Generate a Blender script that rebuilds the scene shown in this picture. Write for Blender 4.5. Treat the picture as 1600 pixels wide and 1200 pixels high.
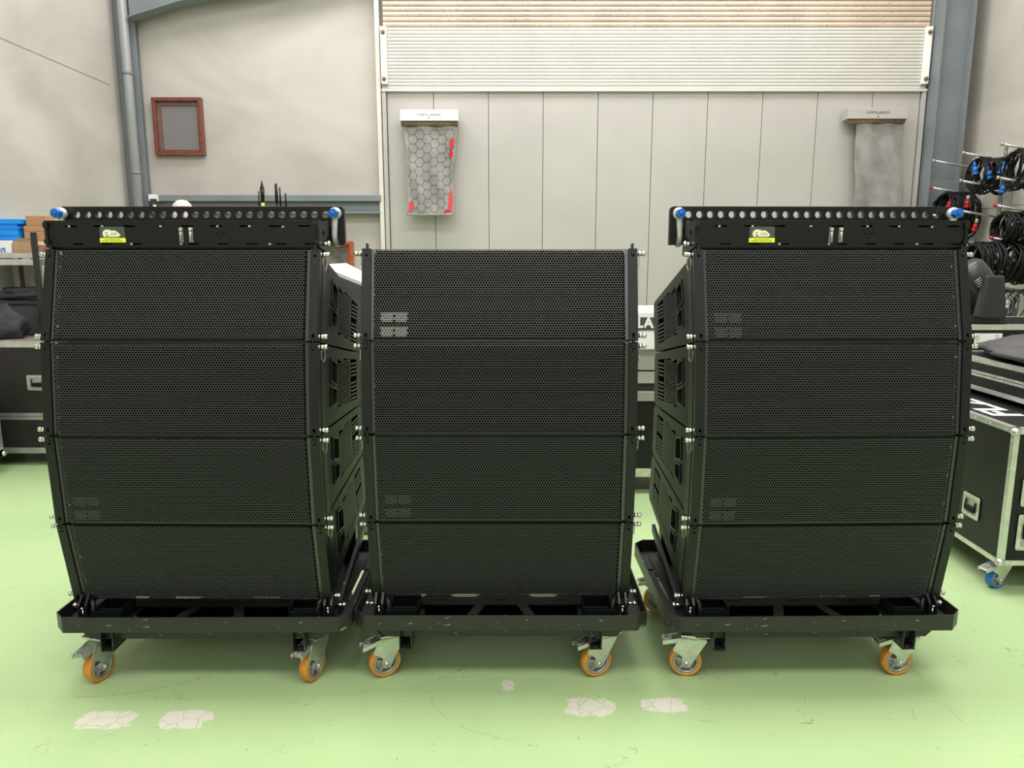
import bpy, bmesh, math, random
from mathutils import Vector, Matrix
from mathutils.geometry import tessellate_polygon
for o in list(bpy.data.objects): bpy.data.objects.remove(o)
random.seed(7)
C = bpy.context.scene.collection
PI = math.pi; R = math.radians

# ------------------------------------------------------------------ camera, world, lights
H = 1.62; PITCH = R(9.85); FOC = 1140.0
cam_d = bpy.data.cameras.new('camera'); cam = bpy.data.objects.new('camera', cam_d); C.objects.link(cam)
cam.location = (0, 0, H); cam.rotation_euler = (PI/2 - PITCH, 0, 0)
cam_d.sensor_width = 36; cam_d.lens = 36*FOC/1600; cam_d.clip_start = .05; cam_d.clip_end = 100
bpy.context.scene.camera = cam
world = bpy.data.worlds.new('world'); bpy.context.scene.world = world; world.use_nodes = True
bg = world.node_tree.nodes['Background']; bg.inputs[0].default_value = (.96, .96, 1, 1); bg.inputs[1].default_value = 6.5
vs = bpy.context.scene.view_settings
vs.view_transform = 'Standard'; vs.look = 'None'; vs.gamma = 1; vs.use_curve_mapping = False; vs.exposure = 0.0
def area(x, y, z, sx, sy, power, col=(1, 1, 1)):
    d = bpy.data.lights.new('skylight', 'AREA'); d.shape = 'RECTANGLE'; d.size = sx; d.size_y = sy
    d.energy = power; d.color = col
    o = bpy.data.objects.new('skylight', d); o.location = (x, y, z); C.objects.link(o); return o
LC = (1, .955, .955)
area(0.3, 6.8, 6.3, 8.0, 1.4, 350, LC)
area(0.3, 3.4, 6.3, 8.0, 1.2, 390, LC)
area(0.3, -0.8, 6.3, 8.0, 1.2, 325, LC)

_c, _s = math.cos(PITCH), math.sin(PITCH)
def P(x, y, Y):                      # where a sight line meets the plane at distance Y
    v = (y-600)/FOC; z = Y/(_c - v*_s)
    return Vector(((x-800)/FOC*z, Y, H - z*(_s + v*_c)))

# ------------------------------------------------------------------ materials
def mat(name, col, rough=.5, metal=0, var=0, vscale=6, bump=0, bscale=60, spec=.5, scuff=None, scuffcol=(.4, .38, .34), coat=0):
    m = bpy.data.materials.new(name); m.use_nodes = True
    nt = m.node_tree; b = nt.nodes['Principled BSDF']
    b.inputs['Base Color'].default_value = (*col, 1); b.inputs['Roughness'].default_value = rough
    b.inputs['Metallic'].default_value = metal; b.inputs['Specular IOR Level'].default_value = spec
    if coat: b.inputs['Coat Weight'].default_value = coat
    tc = nt.nodes.new('ShaderNodeTexCoord'); out = None
    if var:
        n = nt.nodes.new('ShaderNodeTexNoise'); n.inputs['Scale'].default_value = vscale; n.inputs['Detail'].default_value = 5
        nt.links.new(tc.outputs['Object'], n.inputs['Vector'])
        r = nt.nodes.new('ShaderNodeValToRGB'); r.color_ramp.elements[0].position = .3; r.color_ramp.elements[1].position = .7
        r.color_ramp.elements[0].color = (*[c*(1-var) for c in col], 1); r.color_ramp.elements[1].color = (*[min(1, c*(1+var)) for c in col], 1)
        nt.links.new(n.outputs['Fac'], r.inputs['Fac']); out = r.outputs['Color']
    if scuff:
        mp = nt.nodes.new('ShaderNodeMapping'); mp.inputs['Scale'].default_value = (1, 1, 3.0)
        nt.links.new(tc.outputs['Object'], mp.inputs['Vector'])
        n = nt.nodes.new('ShaderNodeTexNoise'); n.inputs['Scale'].default_value = 22; n.inputs['Detail'].default_value = 8; n.inputs['Roughness'].default_value = .7
        nt.links.new(mp.outputs[0], n.inputs['Vector'])
        r = nt.nodes.new('ShaderNodeValToRGB'); r.color_ramp.elements[0].position = scuff; r.color_ramp.elements[1].position = scuff+.03
        nt.links.new(n.outputs['Fac'], r.inputs['Fac'])
        mx = nt.nodes.new('ShaderNodeMixRGB'); nt.links.new(r.outputs['Color'], mx.inputs['Fac'])
        if out: nt.links.new(out, mx.inputs[1])
        else: mx.inputs[1].default_value = (*col, 1)
        mx.inputs[2].default_value = (*scuffcol, 1); out = mx.outputs[0]
    if out: nt.links.new(out, b.inputs['Base Color'])
    if bump:
        n2 = nt.nodes.new('ShaderNodeTexNoise'); n2.inputs['Scale'].default_value = bscale; n2.inputs['Detail'].default_value = 4
        nt.links.new(tc.outputs['Object'], n2.inputs['Vector'])
        bp = nt.nodes.new('ShaderNodeBump'); bp.inputs['Strength'].default_value = bump; bp.inputs['Distance'].default_value = .01
        nt.links.new(n2.outputs['Fac'], bp.inputs['Height']); nt.links.new(bp.outputs[0], b.inputs['Normal'])
    return m
M = dict(
 black=mat('black_paint', (.005, .0062, .007), .42, spec=.32, var=.2, vscale=9, bump=.05, bscale=200),
 bar=mat('satin_black_steel', (.006, .0075, .008), .36, spec=.36, var=.15, vscale=12, bump=.04, bscale=260),
 grille=mat('black_grille_paint', (.014, .0165, .0185), .28, spec=.95),
 badge=mat('lit_grey_grille_badge', (.17, .175, .172), .4, metal=.3),  # badge print with reflected light put into its colour; rating labels share it
 badge_unlit=mat('unlit_grille_badge', (.017, .020, .021), .34, spec=.6),  # same badge print, darker copy for cabinets where it catches no reflection
 foam=mat('black_foam', (.0015, .0017, .002), 1, spec=0),
 plastic=mat('textured_black_plastic', (.009, .010, .011), .45, spec=.35, bump=.25, bscale=400),
 trolley=mat('worn_black_trolley_paint', (.013, .015, .0145), .4, var=.25, vscale=14, bump=.05, bscale=150, scuff=.615, scuffcol=(.26, .25, .22)),
 deck=mat('dark_deck_paint', (.010, .0105, .0105), .5, var=.2),
 zinc=mat('galvanised_steel', (.62, .64, .62), .38, metal=.85, var=.15, vscale=30, bump=.05),
 steel=mat('bright_steel', (.72, .72, .70), .22, metal=1),
 alu=mat('brushed_aluminium', (.66, .67, .65), .35, metal=.8, var=.12, vscale=20),
 orange=mat('orange_polyurethane', (.66, .27, .035), .38, var=.2, vscale=8),
 castalu=mat('cast_aluminium', (.42, .42, .42), .4, metal=.7, var=.2, vscale=20),
 blue=mat('blue_anodised', (.0, .13, .55), .3, metal=.2, coat=.3),
 shackle=mat('galvanised_bow', (.60, .62, .60), .42, metal=.5, var=.15, vscale=40),
 white=mat('white_paint', (.82, .82, .79), .45),
 wood=mat('brown_window_wood', (.15, .040, .026), .35, var=.3, vscale=20, coat=.2),
 wood2=mat('orange_window_wood', (.34, .085, .032), .35, var=.25, vscale=20, coat=.2),
 glass=mat('dark_reflective_pane', (.17, .165, .17), .12, spec=.6),
 glass2=mat('interior_pane', (.13, .115, .10), .15, var=.7, vscale=7),
 bluegrey=mat('blue_grey_steel_paint', (.175, .20, .215), .45, var=.08, vscale=3),
 pipe=mat('grey_pipe', (.25, .26, .27), .35),
 case=mat('black_phenolic_plywood', (.009, .009, .010), .4, spec=.3, var=.3, vscale=18, bump=.1, bscale=150, scuff=.70, scuffcol=(.14, .13, .12)),
 brownblack=mat('dark_brown_plywood', (.022, .019, .019), .5, spec=.35, var=.25, vscale=10, bump=.1, scuff=.68, scuffcol=(.16, .14, .13)),
 cloth=mat('black_cloth', (.022, .022, .027), .75, var=.3, vscale=6, bump=.3, bscale=40),
 cloth2=mat('dark_grey_cover', (.055, .056, .058), .6, var=.3, vscale=5, bump=.15, bscale=30),
 rubber=mat('black_cable', (.005, .005, .006), .45, spec=.25),
 greycable=mat('grey_cable', (.07, .07, .07), .5),
 red=mat('red_plastic', (.50, .012, .02), .45),
 palegrey=mat('pale_connector', (.55, .54, .49), .45),
 cblue=mat('blue_plastic', (.015, .16, .55), .4),
 crate=mat('bright_blue_crate', (.0, .26, .82), .45),
 card=mat('brown_cardboard', (.42, .235, .125), .8, var=.12, vscale=5),
 card2=mat('light_cardboard', (.40, .27, .17), .8, var=.12, vscale=5),
 paper=mat('white_paper', (.78, .78, .76), .7),
 ink=mat('dark_ink', (.03, .03, .03), .6),
 yellow=mat('yellow_sticker', (.86, .90, .04), .45),
 cream=mat('cream_print', (.85, .86, .62), .5),
 stitch=mat('grey_stitching', (.13, .13, .125), .7),
 dgrey=mat('sticker_grey', (.07, .07, .075), .4),
 slat=mat('white_ribbed_metal', (.56, .545, .50), .4, var=.05, vscale=3),
 gate=mat('grey_white_gate_panel', (.405, .39, .365), .5, var=.05, vscale=1.6, bump=.03, bscale=30),
 gatepost=mat('cream_gate_post', (.62, .60, .54), .5, var=.06, vscale=3),
 head=mat('moving_head_plastic', (.03, .031, .033), .36),
 yoke=mat('yoke_plastic', (.016, .017, .020), .42),
 knit=mat('pale_pink_weave', (.62, .50, .48), .9, bump=.8, bscale=70),
 greycloth=mat('grey_dock_fabric', (.24, .235, .225), .8, var=.22, vscale=7, bump=.2, bscale=20),
 tape=mat('brown_rail', (.20, .12, .085), .6, var=.3, vscale=20),
 cabinet=mat('cream_cabinet', (.60, .57, .51), .5),
 wheelgrey=mat('grey_rubber_wheel', (.12, .13, .14), .5),
)

def wall_mat():
    m = bpy.data.materials.new('trowelled_plaster'); m.use_nodes = True; nt = m.node_tree; b = nt.nodes['Principled BSDF']
    tc = nt.nodes.new('ShaderNodeTexCoord')
    mp = nt.nodes.new('ShaderNodeMapping'); mp.inputs['Scale'].default_value = (.55, .55, .9)
    n = nt.nodes.new('ShaderNodeTexNoise'); n.inputs['Scale'].default_value = 1.1; n.inputs['Detail'].default_value = 6; n.inputs['Distortion'].default_value = .8
    r = nt.nodes.new('ShaderNodeValToRGB')
    r.color_ramp.elements[0].position = .34; r.color_ramp.elements[0].color = (.385, .365, .33, 1)
    r.color_ramp.elements[1].position = .62; r.color_ramp.elements[1].color = (.50, .475, .435, 1)
    nt.links.new(tc.outputs['Object'], mp.inputs[0]); nt.links.new(mp.outputs[0], n.inputs[0]); nt.links.new(n.outputs['Fac'], r.inputs[0])
    nt.links.new(r.outputs[0], b.inputs['Base Color']); b.inputs['Roughness'].default_value = .75
    return m
def floor_mat():
    m = bpy.data.materials.new('green_epoxy_floor'); m.use_nodes = True; nt = m.node_tree; b = nt.nodes['Principled BSDF']
    L = nt.links.new; N = nt.nodes.new
    tc = N('ShaderNodeTexCoord'); sep = N('ShaderNodeSeparateXYZ'); L(tc.outputs['Object'], sep.inputs[0])
    def math_(op, a, b_=None, clamp=False):
        n = N('ShaderNodeMath'); n.operation = op; n.use_clamp = clamp
        for i, v in enumerate((a, b_)):
            if v is None: continue
            if isinstance(v, (int, float)): n.inputs[i].default_value = v
            else: L(v, n.inputs[i])
        return n.outputs[0]
    def noise(scale, detail=4, vec=None, dist=0, rough=.5):
        n = N('ShaderNodeTexNoise'); n.inputs['Scale'].default_value = scale; n.inputs['Detail'].default_value = detail
        n.inputs['Distortion'].default_value = dist; n.inputs['Roughness'].default_value = rough
        L(vec or tc.outputs['Object'], n.inputs['Vector']); return n.outputs['Fac']
    def mix(f, a, c):
        n = N('ShaderNodeMixRGB'); L(f, n.inputs[0])
        if isinstance(a, tuple): n.inputs[1].default_value = (*a, 1)
        else: L(a, n.inputs[1])
        n.inputs[2].default_value = (*c, 1); return n.outputs[0]
    base = N('ShaderNodeValToRGB'); L(noise(1.3, 6), base.inputs[0])
    base.color_ramp.elements[0].position = .3; base.color_ramp.elements[0].color = (.40, .565, .275, 1)
    base.color_ramp.elements[1].position = .7; base.color_ramp.elements[1].color = (.45, .615, .31, 1)
    col = base.outputs[0]
    # thin scratches: stretched noise ridges
    def scratches(rot, sc, lo, col, c, warp=1.5):
        mp = N('ShaderNodeMapping'); mp.inputs['Rotation'].default_value = (0, 0, rot); mp.inputs['Scale'].default_value = (1, sc, 1)
        L(tc.outputs['Object'], mp.inputs[0])
        f = noise(2.6, 3, mp.outputs[0], warp)
        ridge = math_('ABSOLUTE', math_('SUBTRACT', f, .5))
        thin = math_('LESS_THAN', ridge, lo)
        gate = math_('GREATER_THAN', noise(7, 5), .585)
        return mix(math_('MULTIPLY', math_('MULTIPLY', thin, gate), .55), col, c)
    col = scratches(.5, 2.5, .0022, col, (.13, .2, .09))
    col = scratches(2.0, 1.6, .0016, col, (.10, .16, .07))
    # dark specks
    sp = math_('GREATER_THAN', noise(38, 3), .735)
    col = mix(math_('MULTIPLY', sp, .6), col, (.12, .17, .08))
    # scuff trails and a joint in the floor paint
    def gp(px, py):
        v = (py-600)/FOC; z = H/(_s+v*_c); return (px-800)/FOC*z, z*(_c-v*_s)
    def trail(pts, w, dash, strength, col, c):
        tot = None; n1 = noise(dash, 2); on = math_('GREATER_THAN', n1, .47)
        for p, q in zip(pts, pts[1:]):
            (ax, ay), (bx_, by) = gp(*p), gp(*q); L_ = math.hypot(bx_-ax, by-ay); ux, uy = (bx_-ax)/L_, (by-ay)/L_
            rx = math_('SUBTRACT', sep.outputs[0], ax); ry = math_('SUBTRACT', sep.outputs[1], ay)
            t = math_('ADD', math_('MULTIPLY', rx, ux), math_('MULTIPLY', ry, uy))
            d = math_('ABSOLUTE', math_('SUBTRACT', math_('MULTIPLY', rx, uy), math_('MULTIPLY', ry, ux)))
            k = math_('MULTIPLY', math_('LESS_THAN', d, w), math_('MULTIPLY', math_('GREATER_THAN', t, 0), math_('LESS_THAN', t, L_)))
            tot = k if tot is None else math_('MAXIMUM', tot, k)
        return mix(math_('MULTIPLY', math_('MULTIPLY', tot, on), strength), col, c)
    dk = (.12, .17, .09)
    col = trail([(108, 1090), (160, 1088), (215, 1082), (270, 1071), (330, 1055)], .0013, 60, .75, col, dk)
    col = trail([(721, 1044), (700, 1055), (684, 1063)], .0018, 70, .75, col, dk)
    col = trail([(676, 1070), (671, 1082), (677, 1100), (695, 1120), (730, 1140), (780, 1152)], .0012, 25, .5, col, dk)
    col = trail([(566, 1084), (600, 1068), (628, 1052)], .0012, 60, .6, col, dk)
    col = trail([(1415, 1032), (1460, 1083), (1560, 1185)], .0010, 8, .55, col, dk)
    col = trail([(1075, 1122), (1110, 1128), (1120, 1127)], .0012, 40, .8, col, dk)
    col = trail([(975, 1165), (990, 1172), (994, 1160), (995, 1178)], .0012, 30, .7, col, dk)
    col = trail([(10, 865), (60, 848), (110, 840)], .0012, 6, .45, col, dk)
    # worn patches where the paint came off, each in its own place
    patch = None
    for (px, py, hx, hy) in ((166, 1125, 46, 15), (289, 1124, 44, 15), (922, 1105, 40, 15), (1036, 1102, 38, 12), (794, 1071, 11, 8)):
        v = (py-600)/FOC; z = H/(_s + v*_c); X = (px-800)/FOC*z; Yp = z*(_c - v*_s)
        v2 = (py+hy-600)/FOC; z2 = H/(_s+v2*_c); rx = hx/FOC*z; ry = abs(z2*(_c-v2*_s)-Yp)
        dx = math_('DIVIDE', math_('SUBTRACT', sep.outputs[0], X), rx); dy = math_('DIVIDE', math_('SUBTRACT', sep.outputs[1], Yp), ry)
        d = math_('ADD', math_('POWER', math_('ABSOLUTE', dx), 3.5), math_('POWER', math_('ABSOLUTE', dy), 3.5))
        e = math_('LESS_THAN', math_('ADD', d, math_('MULTIPLY', math_('SUBTRACT', noise(26, 4), .5), 2.6)), .85)
        patch = e if patch is None else math_('MAXIMUM', patch, e)
    vo = N('ShaderNodeTexVoronoi'); vo.feature = 'DISTANCE_TO_EDGE'; vo.inputs['Scale'].default_value = 15
    L(tc.outputs['Object'], vo.inputs['Vector'])
    crack = math_('GREATER_THAN', vo.outputs['Distance'], .022)
    patch = math_('MULTIPLY', patch, crack)
    patch = math_('MULTIPLY', patch, math_('LESS_THAN', noise(60, 5), .66))
    col = mix(math_('MULTIPLY', patch, .85), col, (.72, .67, .62))
    L(col, b.inputs['Base Color']); b.inputs['Roughness'].default_value = .38
    L(math_('ADD', math_('MULTIPLY', noise(5, 5), .25), .28), b.inputs['Roughness'])
    return m
def shutter_mat():
    m = mat('stained_peach_shutter', (.54, .45, .36), .35, var=.12, vscale=3)
    nt = m.node_tree; b = nt.nodes['Principled BSDF']; tc = nt.nodes['Texture Coordinate']
    n = nt.nodes.new('ShaderNodeTexNoise'); n.inputs['Scale'].default_value = 45; n.inputs['Detail'].default_value = 5
    nt.links.new(tc.outputs['Object'], n.inputs['Vector'])
    r = nt.nodes.new('ShaderNodeValToRGB'); r.color_ramp.elements[0].position = .60; r.color_ramp.elements[1].position = .68
    mx = nt.nodes.new('ShaderNodeMixRGB'); nt.links.new(n.outputs['Fac'], r.inputs[0]); nt.links.new(r.outputs[0], mx.inputs[0])
    src = b.inputs['Base Color'].links[0].from_socket
    nt.links.new(src, mx.inputs[1]); mx.inputs[2].default_value = (.30, .20, .14, 1); nt.links.new(mx.outputs[0], b.inputs['Base Color'])
    return m

# ------------------------------------------------------------------ mesh helpers
class MB:
    def __init__(s): s.v = []; s.f = []; s.mi = []; s.sm = []; s.cur = 0; s.smooth = False
    def add(s, vs, fs, smooth=None):
        n = len(s.v); s.v += [tuple(p) for p in vs]; s.f += [tuple(i+n for i in f) for f in fs]
        s.mi += [s.cur]*len(fs); s.sm += [s.smooth if smooth is None else smooth]*len(fs); return s
    def box(s, x0, x1, y0, y1, z0, z1, T=None):
        vs = [Vector((x, y, z)) for x in (x0, x1) for y in (y0, y1) for z in (z0, z1)]
        if T: vs = [T @ p for p in vs]
        return s.add(vs, [(0, 1, 3, 2), (4, 6, 7, 5), (0, 4, 5, 1), (2, 3, 7, 6), (0, 2, 6, 4), (1, 5, 7, 3)], False)
    def hexa(s, p8):   # 4 bottom + 4 top
        return s.add(p8, [(3, 2, 1, 0), (4, 5, 6, 7), (0, 1, 5, 4), (1, 2, 6, 5), (2, 3, 7, 6), (3, 0, 4, 7)], False)
    def prism(s, pts, fn, w0, w1, holes=()):     # solid plate: outline (u,v) with holes, thickness w0..w1, fn(u,v,w)
        loops = [list(pts)] + [list(h) for h in holes]
        tris = tessellate_polygon([[Vector((u, v, 0)) for u, v in lp] for lp in loops])
        flat = [p for lp in loops for p in lp]; n = len(flat)
        vs = [fn(u, v, w0) for u, v in flat] + [fn(u, v, w1) for u, v in flat]
        fs = [tuple(t) for t in tris] + [tuple(i+n for i in reversed(t)) for t in tris]
        k = 0
        for lp in loops:
            m = len(lp)
            for i in range(m): fs.append((k+i, k+(i+1) % m, k+n+(i+1) % m, k+n+i))
            k += m
        return s.add(vs, fs, False)
    def tube(s, path, r, seg=8, closed=False, caps=True):
        path = [Vector(p) for p in path]; n = len(path); vs = []; fs = []
        prev = None
        for i, p in enumerate(path):
            if closed: t = path[(i+1) % n] - path[i-1]
            else: t = path[min(i+1, n-1)] - path[max(i-1, 0)]
            t.normalize()
            if prev is None:
                a = Vector((0, 0, 1)) if abs(t.z) < .9 else Vector((1, 0, 0)); u = t.cross(a).normalized()
            else:
                u = (prev - t*prev.dot(t)).normalized()
            prev = u; w = t.cross(u); rr = r[i] if isinstance(r, (list, tuple)) else r
            vs += [p + (u*math.cos(2*PI*k/seg) + w*math.sin(2*PI*k/seg))*rr for k in range(seg)]
        for i in range(n if closed else n-1):
            j = (i+1) % n
            for k in range(seg): fs.append((i*seg+k, i*seg+(k+1) % seg, j*seg+(k+1) % seg, j*seg+k))
        if not closed and caps: fs.append(tuple(reversed(range(seg)))); fs.append(tuple((n-1)*seg+k for k in range(seg)))
        return s.add(vs, fs, True)
    def cyl(s, a, b, r, seg=16, r2=None): 
        a = Vector(a); b = Vector(b)
        return s.tube([a, b], [r, r if r2 is None else r2], seg)
    def ball(s, c, r, seg=10, sc=(1, 1, 1)):
        vs = []; fs = []; c = Vector(c); rings = seg//2
        for i in range(rings+1):
            th = PI*i/rings
            for k in range(seg):
                ph = 2*PI*k/seg
                vs.append(c + Vector((math.sin(th)*math.cos(ph)*sc[0], math.sin(th)*math.sin(ph)*sc[1], math.cos(th)*sc[2]))*r)
        for i in range(rings):
            for k in range(seg): fs.append((i*seg+k, (i+1)*seg+k, (i+1)*seg+(k+1) % seg, i*seg+(k+1) % seg))
        return s.add(vs, fs, True)
    def lathe(s, prof, fn, seg=24, closed=True):   # prof list (r, h); fn(x,y,h)
        vs = []; fs = []; n = len(prof)
        for r, h in prof:
            for k in range(seg): a = 2*PI*k/seg; vs.append(fn(r*math.cos(a), r*math.sin(a), h))
        for i in range(n if closed else n-1):
            j = (i+1) % n
            for k in range(seg): fs.append((i*seg+k, i*seg+(k+1) % seg, j*seg+(k+1) % seg, j*seg+k))
        return s.add(vs, fs, True)
    def build(s, name, m, parent=None, bevel=0, loc=None, rot=None):
        me = bpy.data.meshes.new(name); me.from_pydata(s.v, [], s.f)
        for mm in (m if isinstance(m, (list, tuple)) else [m]): me.materials.append(mm)
        me.polygons.foreach_set('material_index', s.mi); me.polygons.foreach_set('use_smooth', s.sm)
        bm = bmesh.new(); bm.from_mesh(me); bmesh.ops.recalc_face_normals(bm, faces=bm.faces); bm.to_mesh(me); bm.free()
        o = bpy.data.objects.new(name, me); C.objects.link(o)
        if parent: o.parent = parent
        if loc is not None: o.location = loc
        if rot is not None: o.rotation_euler = rot
        if bevel:
            b = o.modifiers.new('bevel', 'BEVEL'); b.width = bevel; b.segments = 2; b.limit_method = 'ANGLE'; b.angle_limit = R(40)
        return o
def thing(name, label, cat, loc=(0, 0, 0), rot=(0, 0, 0), group=None):
    o = bpy.data.objects.new(name, None); C.objects.link(o); o.location = loc; o.rotation_euler = rot
    o.empty_display_size = .1
    return tag(o, label, cat, group)
def tag(o, label, cat, group=None):
    o['label'] = label; o['category'] = cat
    if group: o['group'] = group
    return o
def struct(o): o['kind'] = 'structure'; return o
def kids(o): return [c for c in C.objects if c.parent == o]
def dup(o, parent=None):
    c = o.copy(); C.objects.link(c)
    if parent: c.parent = parent
    for ch in kids(o): dup(ch, c)
    return c
XZ = lambda u, v, w: Vector((u, w, v))       # plate facing -y
YZ = lambda u, v, w: Vector((w, u, v))       # plate facing x
XY = lambda u, v, w: Vector((u, v, w))
def circ(cx, cy, r, n=16): return [(cx+r*math.cos(2*PI*k/n), cy+r*math.sin(2*PI*k/n)) for k in range(n)]
def slot(cx, cy, w, h, n=6):
    r = h/2; pts = []
    for k in range(n+1): a = -PI/2+PI*k/n; pts.append((cx+w/2-r+r*math.cos(a), cy+r*math.sin(a)))
    for k in range(n+1): a = PI/2+PI*k/n; pts.append((cx-w/2+r+r*math.cos(a), cy+r*math.sin(a)))
    return pts
def rrect(x0, x1, y0, y1, r, n=4):
    pts = []
    for cx, cy, a0 in ((x1-r, y0+r, -PI/2), (x1-r, y1-r, 0), (x0+r, y1-r, PI/2), (x0+r, y0+r, PI)):
        for k in range(n+1): a = a0+PI/2*k/n; pts.append((cx+r*math.cos(a), cy+r*math.sin(a)))
    return pts
def text(s, size, name, m, parent, loc, rot=(PI/2, 0, 0), ext=.0006, align='CENTER', bold=0, sx=1):
    cu = bpy.data.curves.new('tmp', 'FONT'); cu.body = s; cu.size = size; cu.extrude = ext; cu.align_x = align; cu.align_y = 'CENTER'; cu.offset = bold; cu.resolution_u = 3
    t = bpy.data.objects.new('tmp', cu); C.objects.link(t)
    dg = bpy.context.evaluated_depsgraph_get(); me = bpy.data.meshes.new_from_object(t.evaluated_get(dg))
    bpy.data.objects.remove(t); me.materials.clear(); me.materials.append(m)
    o = bpy.data.objects.new(name, me); C.objects.link(o); o.parent = parent; o.location = loc; o.rotation_euler = rot; o.scale = (sx, 1, 1)
    return o

# ------------------------------------------------------------------ the room
XL, XR, YB, ZC = -4.28, 5.05, 8.5, 6.6
plaster = wall_mat()
struct(MB().box(XL-.2, XR+.2, -5, YB+.2, -.2, 0).build('floor', floor_mat()))
struct(MB().box(XL-.2, XR+.2, YB, YB+.2, 0, ZC).build('wall_back', plaster))
lw = MB().box(XL-.2, XL, -5, YB, 0, ZC)
struct(lw.build('wall_left', plaster))
struct(MB().box(XR, XR+.2, -5, YB, 0, ZC).build('wall_right', plaster))
struct(MB().box(XL-.2, XR+.2, -5, YB+.2, ZC, ZC+.2).build('ceiling', M['gatepost']))
m = MB(); m.prism([(XL-.2, 0), (XR+.2, 0), (XR+.2, ZC), (XL-.2, ZC)], XZ, -5.2, -5, [[(-2.1, 4.6), (1.9, 4.6), (1.9, 6.4), (-2.1, 6.4)]])
struct(m.build('wall_front', M['cabinet']))  # unseen wall; opening shaped so bright sky reflects in the middle stack's grille
# joint lines between precast panels on the side walls
t = MB(); t.box(XL, XL+.003, 3, 8.2, 3.425, 3.432); struct(t.build('trim_1', M['pipe']))
t = MB(); t.box(XR-.003, XR, 6, 8.3, 2.13, 2.137); struct(t.build('trim_2', M['pipe']))

# left column with its downpipe
def hcol(x0, x1, y0, y1, name):
    m = MB(); f = .014
    m.box(x0, x0+f, y0, y1, 0, ZC); m.box(x1-f, x1, y0, y1, 0, ZC); m.box(x0+f, x1-f, (y0+y1)/2-.006, (y0+y1)/2+.006, 0, ZC)
    return struct(m.build(name, M['bluegrey']))
m = MB().box(-4.27, -4.055, 8.38, 8.40, 0, ZC); m.box(-4.27, -4.075, 8.47, 8.49, 0, ZC); m.box(-4.175, -4.16, 8.40, 8.47, 0, ZC)
struct(m.build('trim_3', M['bluegrey']))
m = MB(); m.cyl((-4.13, 8.29, 0), (-4.13, 8.29, ZC), .05, 16)
pipe = tag(m.build('downpipe', M['pipe']), 'grey round downpipe running up beside the left steel column', 'pipe')
for z in (1.3, 2.52, 3.55, 4.6): m = MB(); m.cyl((-4.13, 8.29, z), (-4.13, 8.29, z+.03), .056, 16); m.build('pipe_clamp', M['bluegrey'], pipe)
# haunch and rafter at the top left
m = MB()
a = P(208, 28, 8.3); b = P(281, 3, 8.3)
pts = [(-4.065, a.z), (b.x, b.z), (-.4, b.z+.5), (-.4, b.z+.8), (-4.065, b.z+.3)]
m.prism(pts, XZ, 8.31, 8.33)
m.hexa([Vector(q) for q in ((-4.065, 8.24, a.z-.012), (-4.065, 8.40, a.z-.012), (b.x, 8.40, b.z-.012), (b.x, 8.24, b.z-.012), (-4.065, 8.24, a.z), (-4.065, 8.40, a.z), (b.x, 8.40, b.z), (b.x, 8.24, b.z))])
m.hexa([Vector(q) for q in ((b.x, 8.24, b.z-.012), (b.x, 8.40, b.z-.012), (-.4, 8.40, b.z+.49), (-.4, 8.24, b.z+.49), (b.x, 8.24, b.z), (b.x, 8.40, b.z), (-.4, 8.40, b.z+.5), (-.4, 8.24, b.z+.5))])
struct(m.build('trim_4', M['bluegrey']))
hcol(4.535, 4.865, 8.2, 8.4, 'trim_5')
# horizontal steel beam low on the back wall
z0 = P(400, 331, 8.4).z; z1 = P(400, 305, 8.4).z; zm = P(400, 315, 8.4).z
m = MB(); m.box(-4.06, -1.46, 8.42, 8.49, z0, zm); m.box(-4.06, -1.46, 8.36, 8.49, zm, z1); m.box(-4.06, -1.46, 8.38, 8.49, z0-.02, z0)
struct(m.build('trim_6', M['bluegrey'], bevel=.006))
q = P(238, 311, 8.3)
m = MB(); m.box(q.x-.04, q.x+.04, 8.3, 8.4, q.z-.02, q.z+.05); m.cyl((q.x+.03, 8.28, q.z-.02), (q.x+.03, 8.28, q.z-.14), .018)
bx = tag(m.build('junction_box', M['white']), 'small white junction box at the left end of the grey beam', 'box')
m = MB(); m.box(q.x-.01, q.x+.05, 8.26, 8.3, q.z-.06, q.z); m.build('connector', M['ink'], bx)

# gate: flat panels, slatted panel above, rolled shutter on top
GX0, GX1 = P(597, 140, 8.4).x, P(1446, 140, 8.4).x
ZG = P(800, 140, 8.4).z; ZS = P(800, 43, 8.4).z
m = MB(); seams = [P(677, 142, 8.4).x + .601*k for k in range(9)]
xs = [GX0+.05]+seams+[GX1-.05]
for a, b in zip(xs, xs[1:]): m.box(a+.003, b-.003, 8.40, 8.44, .02, ZG-.01)
m.cur = 1; m.box(GX0, GX1, 8.44, 8.46, .0, ZG)
m.cur = 0; m.box(GX0, GX0+.044, 8.37, 8.44, 0, ZG); m.box(GX1-.044, GX1, 8.37, 8.44, 0, ZG)
struct(m.build('door_1', [M['gate'], M['pipe']], bevel=.002))
m = MB(); m.box(GX0-.06, GX0-.012, 8.38, 8.5, 0, ZC); m.box(GX1+.03, GX1+.17, 8.40, 8.5, 0, ZC); 
struct(m.build('trim_7', M['gatepost'], bevel=.004))
m = MB(); rib = (ZS-ZG)/18
for k in range(18):
    z = ZG+k*rib
    m.prism([(8.40, z), (8.40, z+rib*.93), (8.388, z+rib*.90), (8.384, z+rib*.5), (8.388, z+rib*.06)], lambda u, v, w: Vector((w, u, v)), GX0+.07, GX1-.07)
m.box(GX0, GX1, 8.40, 8.45, ZG, ZS); m.box(GX0, GX1, 8.36, 8.41, ZG-.025, ZG)
sp = tag(m.build('slatted_panel', M['slat']), 'white horizontal slatted metal panel across the top of the gate', 'panel')
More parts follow.
